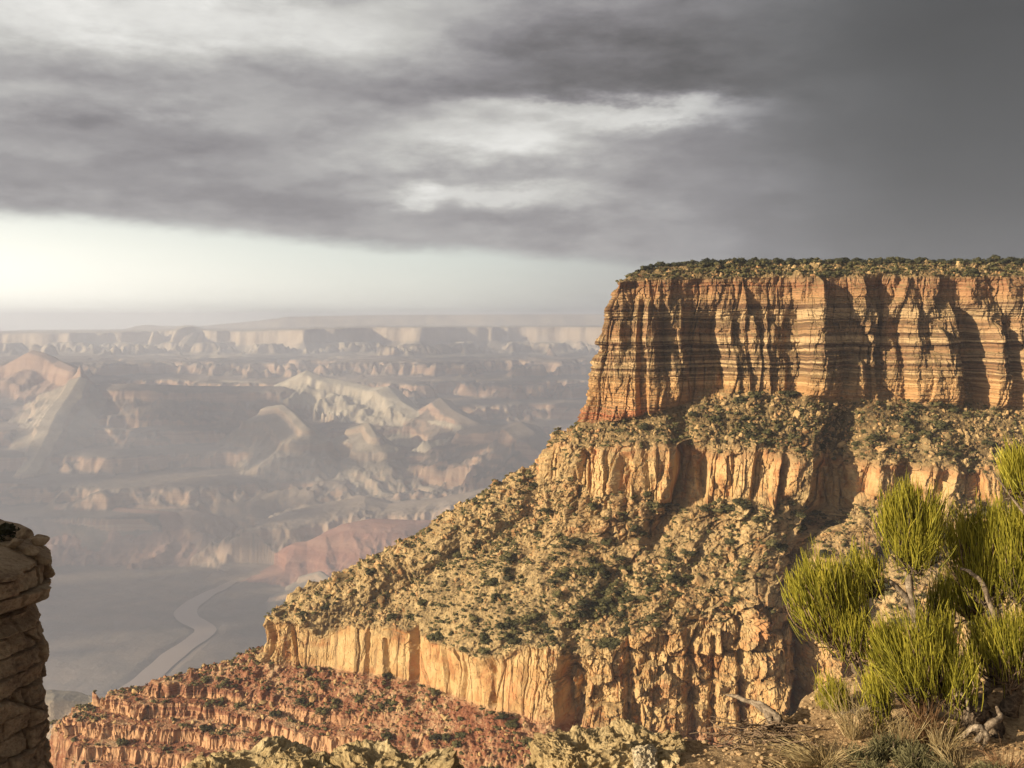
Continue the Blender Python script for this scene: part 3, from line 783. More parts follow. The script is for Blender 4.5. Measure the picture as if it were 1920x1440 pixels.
clouds = raw_mesh('unseen_shade_clouds', VVc[used], inv.reshape(-1, 4), mc, True)
tag(clouds, 'unseen grey cloud bank added to shade the canyon, with gaps for sunlit patches', 'clouds', kind='stuff')
print('clouds', round(time.time() - T0, 1))

# ------------------------------------------------------------------ shrubs, trees and boulders on the promontory
def ico(sub):
    import bmesh
    bm = bmesh.new(); bmesh.ops.create_icosphere(bm, subdivisions=sub, radius=1.0)
    v = np.array([p.co[:] for p in bm.verts]); f = np.array([[p.index for p in q.verts] for q in bm.faces]); bm.free()
    return v, f


ICO1, ICO2, ICO3 = ico(1), ico(2), ico(3)
rg = np.random.RandomState(7)


def bush_geo(lumps, base, leaves=0):
    """lumpy crown of unit height: several rough clumps and loose leaf faces"""
    v0, f0 = base; Vs, Fs, k = [], [], 0
    for i in range(lumps):
        a = rg.rand() * 6.28; r = .42 * math.sqrt(rg.rand())
        c = np.array([math.cos(a) * r, math.sin(a) * r, .28 + rg.rand() * .42])
        sz = (.20 + .20 * rg.rand()) * np.array([1, 1, .85])
        v = v0 * (1 + .55 * (rg.rand(len(v0), 1) - .5)) * sz + c
        Vs.append(v); Fs.append(f0 + k); k += len(v)
    for i in range(leaves):
        u = rg.randn(3); u /= np.linalg.norm(u); c = u * np.array([.58, .58, .48]) * (.75 + .4 * rg.rand()) + [0, 0, .48]
        Vs.append(c + rg.randn(3, 3) * .075); Fs.append(np.array([[k, k + 1, k + 2]])); k += 3
    return np.concatenate(Vs), np.concatenate(Fs)


def leaf_mat(name, stops):
    m, n, b = new_mat(name, .85)
    oi = n.new('ShaderNodeObjectInfo').outputs['Random']
    P = n.new('ShaderNodeNewGeometry').outputs['Position']
    f = n.m('ADD', n.m('MULTIPLY', oi, .4), n.m('MULTIPLY', n.noise(P, .25, 3), .6))
    n.put(b.inputs['Base Color'], n.ramp(f, stops)); return m


M_SHRUB = leaf_mat('juniper_green', [(.3, (.026, .025, .011)), (.5, (.048, .045, .018)), (.7, (.095, .082, .033))])
M_TREE = leaf_mat('rim_tree_green', [(.3, (.016, .018, .010)), (.6, (.032, .032, .015)), (.8, (.055, .052, .024))])


def bush_mesh(name, lumps, leaves, mat, base=None):
    v, f = bush_geo(lumps, base or ICO1, leaves)
    o = raw_mesh(name, v, f, mat, False, link=False); me = o.data; bpy.data.objects.remove(o); return me


SH_ME = [bush_mesh('shrub', 6 + i % 5, 150, M_SHRUB, ICO1) for i in range(8)]
TR_ME = [bush_mesh('rim_tree', 9 + i % 3, 60, M_TREE, ICO1) for i in range(6)]
nx, ny = to_px(VV)
NRMZ = NRM[..., 2]
sl = np.clip(1 - CLIFF, 0, 1) * (ROW > RN['edge'] + .1) * (NRMZ > .2)
clump = fbm(X * .03, Y * .03, Z * .03, 3, .6, seed=301)
den = .28 + .72 * sst(-.1, .8, clump)
zone = np.where(ROW < RN['wallbase'], 0, np.where(ROW < RN['bandbase'] + .1, 1, np.where(ROW < RN['lowbase'], 2, 3)))
den = den * np.choose(zone, [1.9, 1.1, 1.1, .5])
den = den * np.where((nx < 760) & (zone == 2), .45, 1.0)
den = den * (1 + 1.2 * np.exp(-((nx - 1180) / 110)**2 - ((ny - 1120) / 70)**2) + .9 * np.exp(-((nx - 1400) / 140)**2 - ((ny - 800) / 60)**2))
area = np.linalg.norm(np.cross(np.gradient(VV, axis=0), np.gradient(VV, axis=1)), axis=-1)
inview = (nx > 60) & (nx < 1990) & (ny > 470) & (ny < 1460) & (VV[..., 1] < 745 * MS)
wgt = (sl * den * area * inview).ravel(); wgt /= wgt.sum()
pick = rg.choice(wgt.size, 7600, replace=False, p=wgt)
PV = VV.reshape(-1, 3); zr = zone.ravel()
size = (1.25 + 3.9 * rg.rand(len(pick))**2.6) * MS
vis_size = size / PV[pick][:, 1]
order = np.argsort(-vis_size); pick, size = pick[order], size[order]
ZL = [('dark juniper bush on the rubble ledge just below the plateau rim', 'bushes under the plateau rim'),
      ('dark green bush on the talus bench below the banded upper cliff', 'bushes on the upper talus bench'),
      ('dark green bush dotting the tan rubble slope above the buff lower cliff', 'bushes on the tan rubble slope'),
      ('dark green bush growing on the red slope below the buff cliff', 'bushes on the red slope')]
proto = {}
for k in range(300):
    p = PV[pick[k]]; zz_ = zr[pick[k]]
    o = bpy.data.objects.new('juniper_bush', SH_ME[k % 8]); COL.objects.link(o)
    sc_ = size[k]; o.location = (p[0], p[1], p[2] - .12 * sc_); o.rotation_euler = (0, 0, rg.rand() * 6.28)
    o.scale = (sc_ * (1.0 + .4 * rg.rand()), sc_ * (1.0 + .4 * rg.rand()), sc_ * (.75 + .3 * rg.rand()))
    tag(o, ZL[zz_][0], 'bush', ZL[zz_][1])
# the many smaller ones as one ground cover
geos = [bush_geo(2 + _ % 2, ICO1, 16) for _ in range(12)]
Vs, Fs, k0 = [], [], 0
for q_ in range(300, len(pick)):
    v, f = geos[q_ % 12]; sc_ = min(size[q_], 3.4 * MS); a = rg.rand() * 6.28; c_, s_2 = math.cos(a), math.sin(a)
    vr = np.stack([v[:, 0] * c_ - v[:, 1] * s_2, v[:, 0] * s_2 + v[:, 1] * c_, v[:, 2] * .85], 1) * sc_ * [1.2, 1.2, 1]
    Vs.append(vr + PV[pick[q_]] - [0, 0, .12 * sc_]); Fs.append(f + k0); k0 += len(v)
scrub = raw_mesh('desert_scrub_vegetation', np.concatenate(Vs), np.concatenate(Fs), M_SHRUB)
tag(scrub, 'low dark desert scrub scattered over the promontory slopes', 'scrub', kind='stuff')
# trees along the plateau rim
er = int(np.argmin(np.abs(tr - RN['edge'])))
for k in range(300):
    row = er - int(rg.randint(0, 16)) if rg.rand() < .75 else er + int(rg.randint(0, 10))
    tgt = 1195 + (1940 - 1195) * (k + rg.rand()) / 300
    cc = int(np.argmin(np.abs(nx[row] - tgt) + 1e4 * (CLM[row] < 1.0)))
    p = VV[row, cc]; o = bpy.data.objects.new('rim_tree', TR_ME[k % 6]); COL.objects.link(o)
    sc_ = (2.6 + 1.8 * rg.rand()) * MS
    o.location = (p[0], p[1], p[2] - .2); o.rotation_euler = (0, 0, rg.rand() * 6.28); o.scale = (sc_ * 1.15, sc_ * 1.15, sc_)
    tag(o, 'small dark evergreen in the row of trees along the plateau rim', 'tree', 'trees along the plateau rim')


# boulders on the slopes
def boulder_geo(base, flat=.75, rough=.28, cuts=9):
    v, f = base; v = v.copy()
    for _ in range(cuts):                      # chip flat facets off the ball
        u = rg.randn(3); u /= np.linalg.norm(u); d = v @ u; lim = .52 + .3 * rg.rand()
        v = v - np.maximum(d - lim, 0)[:, None] * u
    v = v * (1 + rough * .25 * (rg.rand(len(v), 1) - .5)); v[:, 2] *= flat
    return v, f


BO_ME = []
for i in range(6):
    v, f = boulder_geo(ICO2); n_ = len(v)
    o = raw_mesh('boulder', v, f, M_STRATA, False, attrs={'cliff': np.full(n_, .8), 'red': np.zeros(n_), 'upper': np.zeros(n_)}, link=False)
    BO_ME.append(o.data); bpy.data.objects.remove(o)
wb = (sl * area * inview * np.choose(zone, [0, .8, 1.2, .25]) * (.2 + dense)).ravel(); wb /= wb.sum()
for k, q_ in enumerate(rg.choice(wb.size, 150, replace=False, p=wb)):
    p = PV[q_]; o = bpy.data.objects.new('boulder', BO_ME[k % 6]); COL.objects.link(o)
    sc_ = (1.2 + 2.6 * rg.rand()**2) * MS; o.location = (p[0], p[1], p[2] + .15 * sc_); o.rotation_euler = (rg.rand(), rg.rand(), rg.rand() * 6)
    o.scale = (sc_ * (.8 + .6 * rg.rand()), sc_, sc_ * (.7 + .6 * rg.rand()))
    zq = zr[q_]
    tag(o, ['', 'tan angular boulder fallen onto the talus bench below the banded upper cliff', 'tan angular boulder lying on the rubble slope above the buff lower cliff', 'tan angular boulder lying on the red slope below the buff cliff'][zq], 'boulder',
        ['', 'boulders on the talus bench', 'boulders on the rubble slope', 'boulders on the red slope'][zq])
# loose stones littering the talus
wr_ = (sl * area * inview * np.choose(zone, [.5, .9, 1.0, .5]) * (.15 + dense)).ravel(); wr_ /= wr_.sum()
Vs, Fs, k0 = [], [], 0
rgeo = [boulder_geo(ICO1, .8, .5, 6) for _ in range(16)]
for i, q_ in enumerate(rg.choice(wr_.size, 11000, replace=False, p=wr_)):
    v, f = rgeo[i % 16]; sc_ = (.45 + 1.5 * rg.rand()**4) * MS; a = rg.rand() * 6.28; c_, s_2 = math.cos(a), math.sin(a)
    v = v * [1 + .7 * rg.rand(), 1, .7 + .7 * rg.rand()]
    Vs.append(np.stack([v[:, 0] * c_ - v[:, 2] * s_2, v[:, 1], v[:, 0] * s_2 + v[:, 2] * c_], 1) * sc_ + PV[q_]); Fs.append(f + k0); k0 += len(v)
n_ = k0
rub = raw_mesh('rubble', np.concatenate(Vs), np.concatenate(Fs), M_STRATA, False, attrs={'cliff': np.full(n_, .75), 'red': np.zeros(n_), 'upper': np.zeros(n_)})
tag(rub, 'loose tan rubble littering the slopes of the promontory', 'rubble', kind='stuff')
print('shrubs', round(time.time() - T0, 1))

# ------------------------------------------------------------------ the near rim
def g_edge(x): return np.interp(x, [-3, -1.25, -.8, -.1, .1, .3, .9, 1.3, 2.0, 3.0, 5], [3.2, 3.95, 4.1, 4.15, 4.35, 4.5, 4.55, 4.85, 5.6, 6.2, 6.5])


def g_h(x, y):
    h = np.interp(x, [-3, -.2, .25, .7, 1.2, 1.75, 2.4, 4], [-2.06, -2.02, -1.90, -1.84, -1.82, -1.81, -1.80, -1.74])
    h = h + .05 * fbm(x * 1.3, y * 1.3, None, 4, seed=401) + .012 * fbm(x * 9, y * 9, None, 3, seed=402)
    e = y - g_edge(x) + .12 * fbm(x * 3, y * 3, None, 3, seed=403)
    return h - np.where(e > 0, 1.9 * e + 2.2 * e * e, 0)


def soil_mat():
    m, n, b = new_mat('gravelly_soil', 1.0)
    P = n.new('ShaderNodeTexCoord').outputs['Object']
    a = n.noise(P, 3, 4); f = n.noise(P, 45, 4, .7)
    c = n.ramp(n.m('ADD', n.m('MULTIPLY', a, .5), n.m('MULTIPLY', f, .5)), [(.38, (.13, .08, .04)), (.48, (.29, .19, .10)), (.6, (.45, .32, .18))])
    n.put(b.inputs['Base Color'], c)
    bp = n.new('ShaderNodeBump'); bp.inputs['Strength'].default_value = .7; bp.inputs['Distance'].default_value = .01
    n.put(bp.inputs['Height'], n.noise(P, 60, 4, .7)); n.put(b.inputs['Normal'], bp.outputs[0]); return m


gx_, gy_ = np.meshgrid(np.linspace(-2.6, 5.5, 560), np.linspace(.5, 8.0, 420))
ground = grid_mesh('rim_ground', np.stack([gx_, gy_, g_h(gx_, gy_)], -1), soil_mat(), True)
tag(ground, 'sunlit gravelly soil at the edge of the rim', 'ground', kind='structure')


def limestone_mat(name, cols, sc=1.0, bump=.02):
    m, n, b = new_mat(name, .95)
    P = n.new('ShaderNodeTexCoord').outputs['Object']
    a = n.noise(P, 2.5 * sc, 5, .6); f = n.noise(P, 30 * sc, 5, .7)
    c = n.ramp(n.m('ADD', n.m('MULTIPLY', a, .55), n.m('MULTIPLY', f, .45)), list(zip((.36, .47, .56, .68), cols)))
    n.put(b.inputs['Base Color'], c)
    bp = n.new('ShaderNodeBump'); bp.inputs['Strength'].default_value = .8; bp.inputs['Distance'].default_value = bump
    n.put(bp.inputs['Height'], n.noise(P, 24 * sc, 6, .75)); n.put(b.inputs['Normal'], bp.outputs[0]); return m


M_PIT = limestone_mat('pitted_limestone', [(.17, .115, .055), (.31, .225, .115), (.41, .315, .175), (.50, .40, .24)])


def cube_sphere(n_):
    g = np.linspace(-1, 1, n_); a, b = np.meshgrid(g, g); o_ = np.ones_like(a); Vs, Fs, k = [], [], 0
    idx = np.arange(n_ * n_).reshape(n_, n_); q = np.stack([idx[:-1, :-1], idx[:-1, 1:], idx[1:, 1:], idx[1:, :-1]], -1).reshape(-1, 4)
    for ax in range(3):
        for sg in (1, -1):
            p = np.stack([o_ * sg, a, b], -1) if ax == 0 else np.stack([a, o_ * sg, b], -1) if ax == 1 else np.stack([a, b, o_ * sg], -1)
            fl = (sg > 0) == (ax != 1)
            Vs.append(p.reshape(-1, 3)); Fs.append((q if fl else q[:, ::-1]) + k); k += n_ * n_
    return np.concatenate(Vs), np.concatenate(Fs)


CS = cube_sphere(140)


def pitted_rock(c, size, seed, label, cat='rock', mat=None, pit=1.0, rot=0.0, group=None):
    v, f = CS; u = v / np.linalg.norm(v, axis=1)[:, None]
    u = np.sign(u) * np.abs(u) ** .60; u /= np.max(np.abs(u), axis=1)[:, None] ** .45
    p = u * np.array(size)
    n_ = u / np.linalg.norm(u, axis=1)[:, None]
    q = p + np.array([seed * 3.1, 0, 0])
    d = .055 * fbm(q[:, 0] * 4, q[:, 1] * 4, q[:, 2] * 4, 4, seed=seed) * min(size) / .2
    pit1 = pn(q[:, 0] * 17, q[:, 1] * 17, q[:, 2] * 17, seed + 3); pit2 = pn(q[:, 0] * 38, q[:, 1] * 38, q[:, 2] * 38, seed + 4)
    d = d - pit * (.016 * sst(.1, .6, pit1) + .016 * sst(.05, .5, pit2)) + .016 * (ridge(q[:, 0] * 11, q[:, 1] * 11, q[:, 2] * 13, 5, .6, seed=seed + 5) - 1.3) + .007 * pn(q[:, 0] * 70, q[:, 1] * 70, q[:, 2] * 70, seed + 6)
    p = p + n_ * d[:, None]
    cr, sr = math.cos(rot), math.sin(rot); p = np.stack([p[:, 0] * cr - p[:, 1] * sr, p[:, 0] * sr + p[:, 1] * cr, p[:, 2]], 1)
    o = raw_mesh('limestone_rock', p, f, mat or M_PIT, False); o.location = (c[0], c[1], c[2] - (.15 if c[0] < .2 else .115))
    tag(o, label, cat, group); return o


def gpt(px, py, D): return at(px, py, D)


pitted_rock((-1.02, 4.02, -1.90), (.30, .42, .28), 1, 'pale pitted limestone ledge nearest the red slope at the bottom of the view', rot=.25)
pitted_rock((-.80, 4.12, -1.86), (.14, .2, .24), 2, 'narrow pitted limestone knob between two wider ledges', rot=.5)
pitted_rock((-.49, 4.05, -1.86), (.26, .36, .26), 3, 'broad flat topped pitted limestone block beside a dark crack')
pitted_rock((-.33, 4.22, -1.80), (.06, .08, .12), 4, 'small dark limestone knob on the end of the broad pitted block')
pitted_rock((-.02, 4.05, -1.97), (.24, .30, .24), 5, 'low brown limestone ledge set down in the gap of the rim')
pitted_rock((.30, 4.42, -1.87), (.20, .22, .20), 6, 'knobbly golden limestone rock standing at the brink of the rim', rot=.4)
pitted_rock((.55, 4.45, -1.84), (.19, .2, .17), 7, 'rounded golden limestone rock next to the bare soil', rot=-.3)
pitted_rock((.36, 4.05, -1.93), (.22, .2, .16), 8, 'half buried golden limestone slab in front of the knobbly rock', rot=.2)
M_PALE = limestone_mat('pale_stone', [(.28, .22, .14), (.38, .31, .21), (.46, .39, .28), (.52, .45, .33)])
pitted_rock((.545, 4.28, -1.73), (.045, .05, .085), 9, 'small pale pointed stone propped among the golden rocks', mat=M_PALE, pit=.1)

# pebbles on the soil
Vs, Fs, k0 = [], [], 0
pg = [boulder_geo(ICO1, .6, .4, 5) for _ in range(8)]
for i in range(5200):
    x = .25 + 2.6 * rg.rand()**1.1; y = 3.6 + 2.0 * rg.rand()
    if y > g_edge(np.array(x)) + .05: continue
    s_3 = .004 + .014 * rg.rand()**4
    v, f = pg[i % 8]; z = float(g_h(np.array([x]), np.array([y]))[0])
    Vs.append(v * s_3 + [x, y, z + s_3 * .25]); Fs.append(f + k0); k0 += len(v)
peb = raw_mesh('gravel', np.concatenate(Vs), np.concatenate(Fs), limestone_mat('gravel_stone', [(.20, .12, .06), (.33, .22, .12), (.44, .31, .18), (.55, .42, .27)], 8.0, .003))
tag(peb, 'loose gravel strewn over the sunlit soil', 'gravel', kind='stuff')


# ------------------------------------------------------------------ woody plants
def tubes(P, Rd, sides=3, cap=False):
    """P (n,k,3), Rd (n,k) -> verts, quads"""
    n_, k = P.shape[:2]
    T = np.gradient(P, axis=1); T /= np.linalg.norm(T, axis=-1)[..., None] + 1e-9
    ref = np.where(np.abs(T[..., 2:3]) > .9, np.array([1., 0, 0]), np.array([0, 0, 1.]))
    A_ = np.cross(T, ref); A_ /= np.linalg.norm(A_, axis=-1)[..., None] + 1e-9; B_ = np.cross(T, A_)
    th = np.arange(sides) * 2 * math.pi / sides
    V = P[:, :, None, :] + Rd[:, :, None, None] * (np.cos(th)[None, None, :, None] * A_[:, :, None, :] + np.sin(th)[None, None, :, None] * B_[:, :, None, :])
    idx = np.arange(n_ * k * sides).reshape(n_, k, sides); nx2 = np.roll(idx, -1, axis=2)
    q = np.stack([idx[:, :-1], nx2[:, :-1], nx2[:, 1:], idx[:, 1:]], -1).reshape(-1, 4)
    return V.reshape(-1, 3), q


def bez(a, b, bend, k):
    t = np.linspace(0, 1, k)[None, :, None]
    return a[:, None] * (1 - t)**2 + 2 * (1 - t) * t * bend[:, None] + b[:, None] * t**2


def twig_mat(name, lo, mid_, hi):
    m, n, b = new_mat(name, .6)
    f = n.new('ShaderNodeAttribute', attribute_name='tone').outputs['Fac']
    c = n.ramp(f, [(0, lo), (.5, mid_), (1, hi)]); n.put(b.inputs['Base Color'], c)
    b.inputs['Specular IOR Level'].default_value = .25
    tr_ = n.new('ShaderNodeBsdfTranslucent'); n.put(tr_.inputs[0], c)
    mx = n.new('ShaderNodeMixShader'); mx.inputs[0].default_value = .35
    out = m.node_tree.nodes['Material Output']
    m.node_tree.links.new(b.outputs[0], mx.inputs[1]); m.node_tree.links.new(tr_.outputs[0], mx.inputs[2]); m.node_tree.links.new(mx.outputs[0], out.inputs[0])
    return m


M_TWIG = twig_mat('mormon_tea_green', (.11, .11, .018), (.42, .38, .05), (.74, .63, .11))
def bark_mat(name, cols, sc=1.0):
    m, n, b = new_mat(name, .9)
    P = n.new('ShaderNodeTexCoord').outputs['Object']
    c = n.ramp(n.noise(P, 35 * sc, 5, .7, .8), list(zip((.35, .5, .68), cols))); n.put(b.inputs['Base Color'], c)
    bp = n.new('ShaderNodeBump'); bp.inputs['Distance'].default_value = .006; bp.inputs['Strength'].default_value = .9
    n.put(bp.inputs['Height'], n.noise(P, 60 * sc, 4, .7)); n.put(b.inputs['Normal'], bp.outputs[0]); return m


M_BARK = bark_mat('grey_bark', [(.08, .06, .043), (.19, .145, .105), (.36, .29, .22)])
M_DARKBARK = bark_mat('dark_bark', [(.035, .026, .02), (.09, .065, .045), (.22, .165, .115)])


def limb(pts, rads, mat, name, parent=None, sides=9, rough=.16, k=26, seed=0):
    P = np.array(pts, float); t = np.linspace(0, len(P) - 1, k)
    C = catmull(P[:, None, :], t)[:, 0, :]; rr = np.interp(t, range(len(rads)), rads)
    C = C + rr[:, None] * .5 * np.stack([pn(t * 1.7, t * 0 + i, None, 500 + seed) for i in range(3)], 1)
    V, q = tubes(C[None], rr[None], sides)
    V = V + (rg.rand(*V.shape) - .5) * np.repeat(rr, sides)[:, None] * rough * 2
    n0 = len(V); V = np.concatenate([V, C[[0]], C[[-1]]]); 
    caps = [[n0, (j + 1) % sides, j, j] for j in range(sides)] + [[n0 + 1, n0 - sides + j, n0 - sides + (j + 1) % sides, n0 - sides + (j + 1) % sides] for j in range(sides)]
    me = bpy.data.meshes.new(name); me.from_pydata(V.tolist(), [], [list(a) for a in q] + [c[:3] for c in caps]); me.materials.append(mat)
    for p_ in me.polygons: p_.use_smooth = True
    o = bpy.data.objects.new(name, me); COL.objects.link(o)
    if parent: o.parent = parent; o.matrix_parent_inverse.identity(); o.location = -parent.location
    return o


def clump_part(C, rad, Bp, count, parent, L=(.07, .17), up=.60, name='foliage', wood=70, rt=.0018, jit=.20, mat=None):
    count = int(count * .74)
    """a broom of thin green stems rising from a woody base"""
    C, Bp, rad = np.array(C), np.array(Bp), np.array(rad)
    u = rg.randn(count, 3); u /= np.linalg.norm(u, axis=1)[:, None]; u[:, 2] = np.where(u[:, 2] < -.45, -u[:, 2] * .5, u[:, 2])
    # break the outline into tufts
    lob = 1 + .42 * fbm(u[:, 0] * 2.4 + C[0] * 9, u[:, 1] * 2.4, u[:, 2] * 2.4, 3, .6, seed=61)
    Tp = C + u * rad * ((.25 + .75 * rg.rand(count)**.55) * lob)[:, None]
    d = Tp - Bp; d /= np.linalg.norm(d, axis=1)[:, None]
    dr_ = d * (1 - up) + np.array([-.05, 0, 1]) * up + rg.randn(count, 3) * jit; dr_ /= np.linalg.norm(dr_, axis=1)[:, None]
    ln = ((L[0] + (L[1] - L[0]) * rg.rand(count)) * np.where(rg.rand(count) < .1, 1.5, 1.0))[:, None]
    Tp = Tp + dr_ * ln * np.where(rg.rand(count, 1) < .12, .30, 0)
    a = Tp - dr_ * ln + d * 0; a = a - d * ln * .25 + dr_ * ln * .25
    bend = (a + Tp) / 2 - dr_ * ln * .05 + d * ln * .10
    P = bez(a, Tp, bend, 4)
    Rr = rt * (.75 + .5 * rg.rand(count))[:, None] * np.array([1.0, .95, .8, .35])[None]
    V, q = tubes(P, Rr, 3)
    hue = np.clip(.42 + .20 * rg.randn(count) + .25 * pn(Tp[:, 0] * 9, Tp[:, 1] * 9, Tp[:, 2] * 9, 71), 0, 1)
    tone = np.clip(hue[:, None] * np.array([.55, .8, 1.0, 1.2])[None], 0, 1)
    o = raw_mesh(name, V, q, mat or M_TWIG, False, attrs={'tone': np.repeat(tone, 3, axis=1)})
    o.parent = parent; o.location = -parent.location
    # the woody branchlets inside
    w_ = rg.choice(count, wood, replace=False); e_ = a[w_]; st_ = np.repeat(Bp[None], wood, 0) + rg.randn(wood, 3) * .012
    bd = (st_ + e_) / 2 + (e_ - st_) * [.25, .25, -.15] + rg.randn(wood, 3) * .02
    P = bez(st_, e_, bd, 6) + np.cumsum(rg.randn(wood, 6, 3) * .004, 1)
    V, q = tubes(P, np.repeat(np.linspace(.0055, .0018, 6)[None], wood, 0), 4)
    b_ = raw_mesh('branch', V, q, M_BARK2 if rg.rand() < .5 else M_DARKBARK, True); b_.parent = o
    return o


M_BARK2 = bark_mat('brown_bark', [(.07, .045, .03), (.17, .115, .075), (.30, .22, .15)])


def shrub_root(name, loc, label, cat, group=None):
    e = bpy.data.objects.new(name, None); COL.objects.link(e); e.location = loc; tag(e, label, cat, group); return e


def px_clump(cx, cy, D, rx, rz, bx, by, count, parent, **kw):
    m_ = D / F
    return clump_part(at(cx, cy, D), (rx * m_, rx * m_ * .9, rz * m_), at(bx, by, D), count, parent, **kw)


bA = shrub_root('mormon_tea_bush', tuple(at(1700, 1320, 4.75)), 'large yellow green broom like bush with a round tuft on a bare crooked stem', 'bush')
px_clump(1528, 1132, 4.7, 58, 74, 1592, 1218, 720, bA)
px_clump(1578, 1098, 4.74, 50, 80, 1600, 1210, 640, bA)
px_clump(1592, 1168, 4.66, 42, 44, 1600, 1228, 330, bA)
px_clump(1488, 1100, 4.68, 26, 46, 1540, 1180, 120, bA, wood=30)
px_clump(1618, 1058, 4.75, 40, 52, 1640, 1110, 300, bA, wood=40)
px_clump(1530, 1075, 4.68, 50, 55, 1560, 1150, 450, bA)
px_clump(1684, 968, 4.7, 48, 66, 1700, 1058, 720, bA)
px_clump(1736, 972, 4.72, 48, 72, 1704, 1060, 760, bA)
px_clump(1718, 1008, 4.66, 60, 38, 1703, 1062, 420, bA)
px_clump(1704, 918, 4.7, 30, 34, 1702, 1030, 160, bA, wood=30)
px_clump(1652, 1204, 4.62, 46, 72, 1730, 1284, 720, bA)
px_clump(1722, 1206, 4.58, 54, 76, 1745, 1284, 760, bA)
px_clump(1690, 1248, 4.56, 62, 44, 1735, 1290, 420, bA)
px_clump(1772, 1190, 4.66, 34, 70, 1755, 1270, 300, bA, wood=40)
px_clump(1765, 1110, 4.95, 34, 60, 1760, 1200, 260, bA)
px_clump(1640, 1280, 4.6, 36, 46, 1655, 1330, 330, bA)
px_clump(1800, 1250, 4.55, 42, 56, 1790, 1316, 420, bA, up=.75, L=(.1, .2))
limb([at(1708, 1350, 4.75), at(1745, 1300, 4.75), at(1735, 1215, 4.75), at(1712, 1140, 4.73), at(1706, 1100, 4.72), at(1700, 1050, 4.7)], [.045, .032, .022, .018, .017, .014], M_BARK, 'trunk', bA, seed=1)
limb([at(1712, 1140, 4.73), at(1680, 1098, 4.72), at(1645, 1088, 4.72), at(1615, 1092, 4.72)], [.013, .012, .009, .005], M_BARK, 'limb', bA, seed=2)
limb([at(1660, 1330, 4.7), at(1622, 1285, 4.7), at(1605, 1250, 4.7), at(1592, 1200, 4.7), at(1560, 1150, 4.7)], [.03, .022, .018, .012, .006], M_DARKBARK, 'limb', bA, seed=3)
limb([at(1720, 1330, 4.7), at(1690, 1290, 4.62), at(1735, 1270, 4.6), at(1760, 1200, 4.65)], [.03, .025, .02, .008], M_DARKBARK, 'limb', bA, seed=4)
bB = shrub_root('mormon_tea_bush', tuple(at(1890, 1330, 4.7)), 'dense green broom like bush leaning out past the twisted dark log', 'bush')
px_clump(1812, 1008, 4.88, 52, 84, 1845, 1125, 760, bB)
px_clump(1862, 992, 4.82, 46, 74, 1852, 1110, 620, bB)
px_clump(1846, 1062, 4.80, 66, 50, 1850, 1130, 480, bB)
px_clump(1915, 985, 4.75, 56, 74, 1905, 1100, 760, bB)
px_clump(1925, 1055, 4.70, 60, 56, 1905, 1120, 520, bB)
px_clump(1805, 1096, 5.0, 46, 48, 1835, 1160, 420, bB)
px_clump(1846, 1190, 4.72, 48, 56, 1888, 1280, 560, bB)
px_clump(1905, 1192, 4.68, 60, 74, 1892, 1288, 800, bB)
px_clump(1960, 1130, 4.9, 70, 90, 1950, 1250, 700, bB)
limb([at(1890, 1340, 4.7), at(1900, 1280, 4.72), at(1880, 1210, 4.75), at(1860, 1130, 4.8), at(1840, 1080, 4.82)], [.045, .035, .026, .018, .01], M_DARKBARK, 'trunk', bB, seed=5)
limb([at(1880, 1210, 4.75), at(1850, 1110, 4.7), at(1822, 1075, 4.7), at(1800, 1066, 4.72)], [.014, .012, .009, .004], M_BARK, 'limb', bB, seed=6)
limb([at(1900, 1280, 4.72), at(1935, 1180, 4.75), at(1920, 1100, 4.75)], [.024, .018, .01], M_DARKBARK, 'limb', bB, seed=7)
bC = shrub_root('mormon_tea_bush', tuple(at(1990, 1180, 4.3)), 'yellow tipped broom like tuft reaching in over the green bushes on pale bare branches', 'bush')
px_clump(1905, 862, 4.3, 46, 46, 1925, 925, 620, bC)
px_clump(1985, 830, 4.3, 60, 60, 1985, 930, 600, bC)
limb([at(1995, 1180, 4.3), at(1975, 1020, 4.3), at(1940, 950, 4.3), at(1920, 915, 4.3)], [.03, .02, .012, .006], M_BARK, 'trunk', bC, seed=8)
limb([at(1975, 1020, 4.3), at(1915, 955, 4.3), at(1862, 885, 4.3)], [.010, .006, .002], M_BARK, 'limb', bC, seed=9)
limb([at(1985, 1000, 4.3), at(1930, 920, 4.35), at(1885, 896, 4.35)], [.010, .006, .002], M_BARK, 'limb', bC, seed=10)
bD = shrub_root('mormon_tea_bush', tuple(at(1572, 1345, 4.85)), 'small thin green bush low on the brink beside the log', 'bush')
px_clump(1562, 1292, 4.85, 36, 42, 1572, 1340, 330, bD, up=.7, wood=40)
limb([at(1572, 1350, 4.85), at(1575, 1325, 4.85), at(1565, 1300, 4.85)], [.01, .007, .003], M_BARK2, 'trunk', bD, seed=11)

# dead wood
lg = limb([at(1468, 1366, 4.75), at(1500, 1372, 4.75), at(1545, 1360, 4.78), at(1600, 1338, 4.8), at(1650, 1318, 4.82)], [.022, .03, .026, .022, .012], M_BARK, 'fallen_log', rough=.25, seed=12)
tag(lg, 'weathered grey log lying along the brink by the dry grass', 'log')
tk = shrub_root('twisted_log', tuple(at(1800, 1380, 4.6)), 'thick twisted dark log with pale splintered roots under the bushes', 'log')
limb([at(1690, 1318, 4.75), at(1720, 1285, 4.72), at(1770, 1295, 4.68), at(1815, 1330, 4.62), at(1850, 1375, 4.58), at(1862, 1420, 4.55)], [.03, .05, .06, .065, .07, .05], M_DARKBARK, 'stem', tk, sides=14, rough=.22, k=40, seed=13)
limb([at(1780, 1320, 4.55), at(1800, 1300, 4.5), at(1815, 1320, 4.5), at(1812, 1350, 4.5)], [.008, .01, .009, .005], M_BARK, 'root', tk, seed=14)
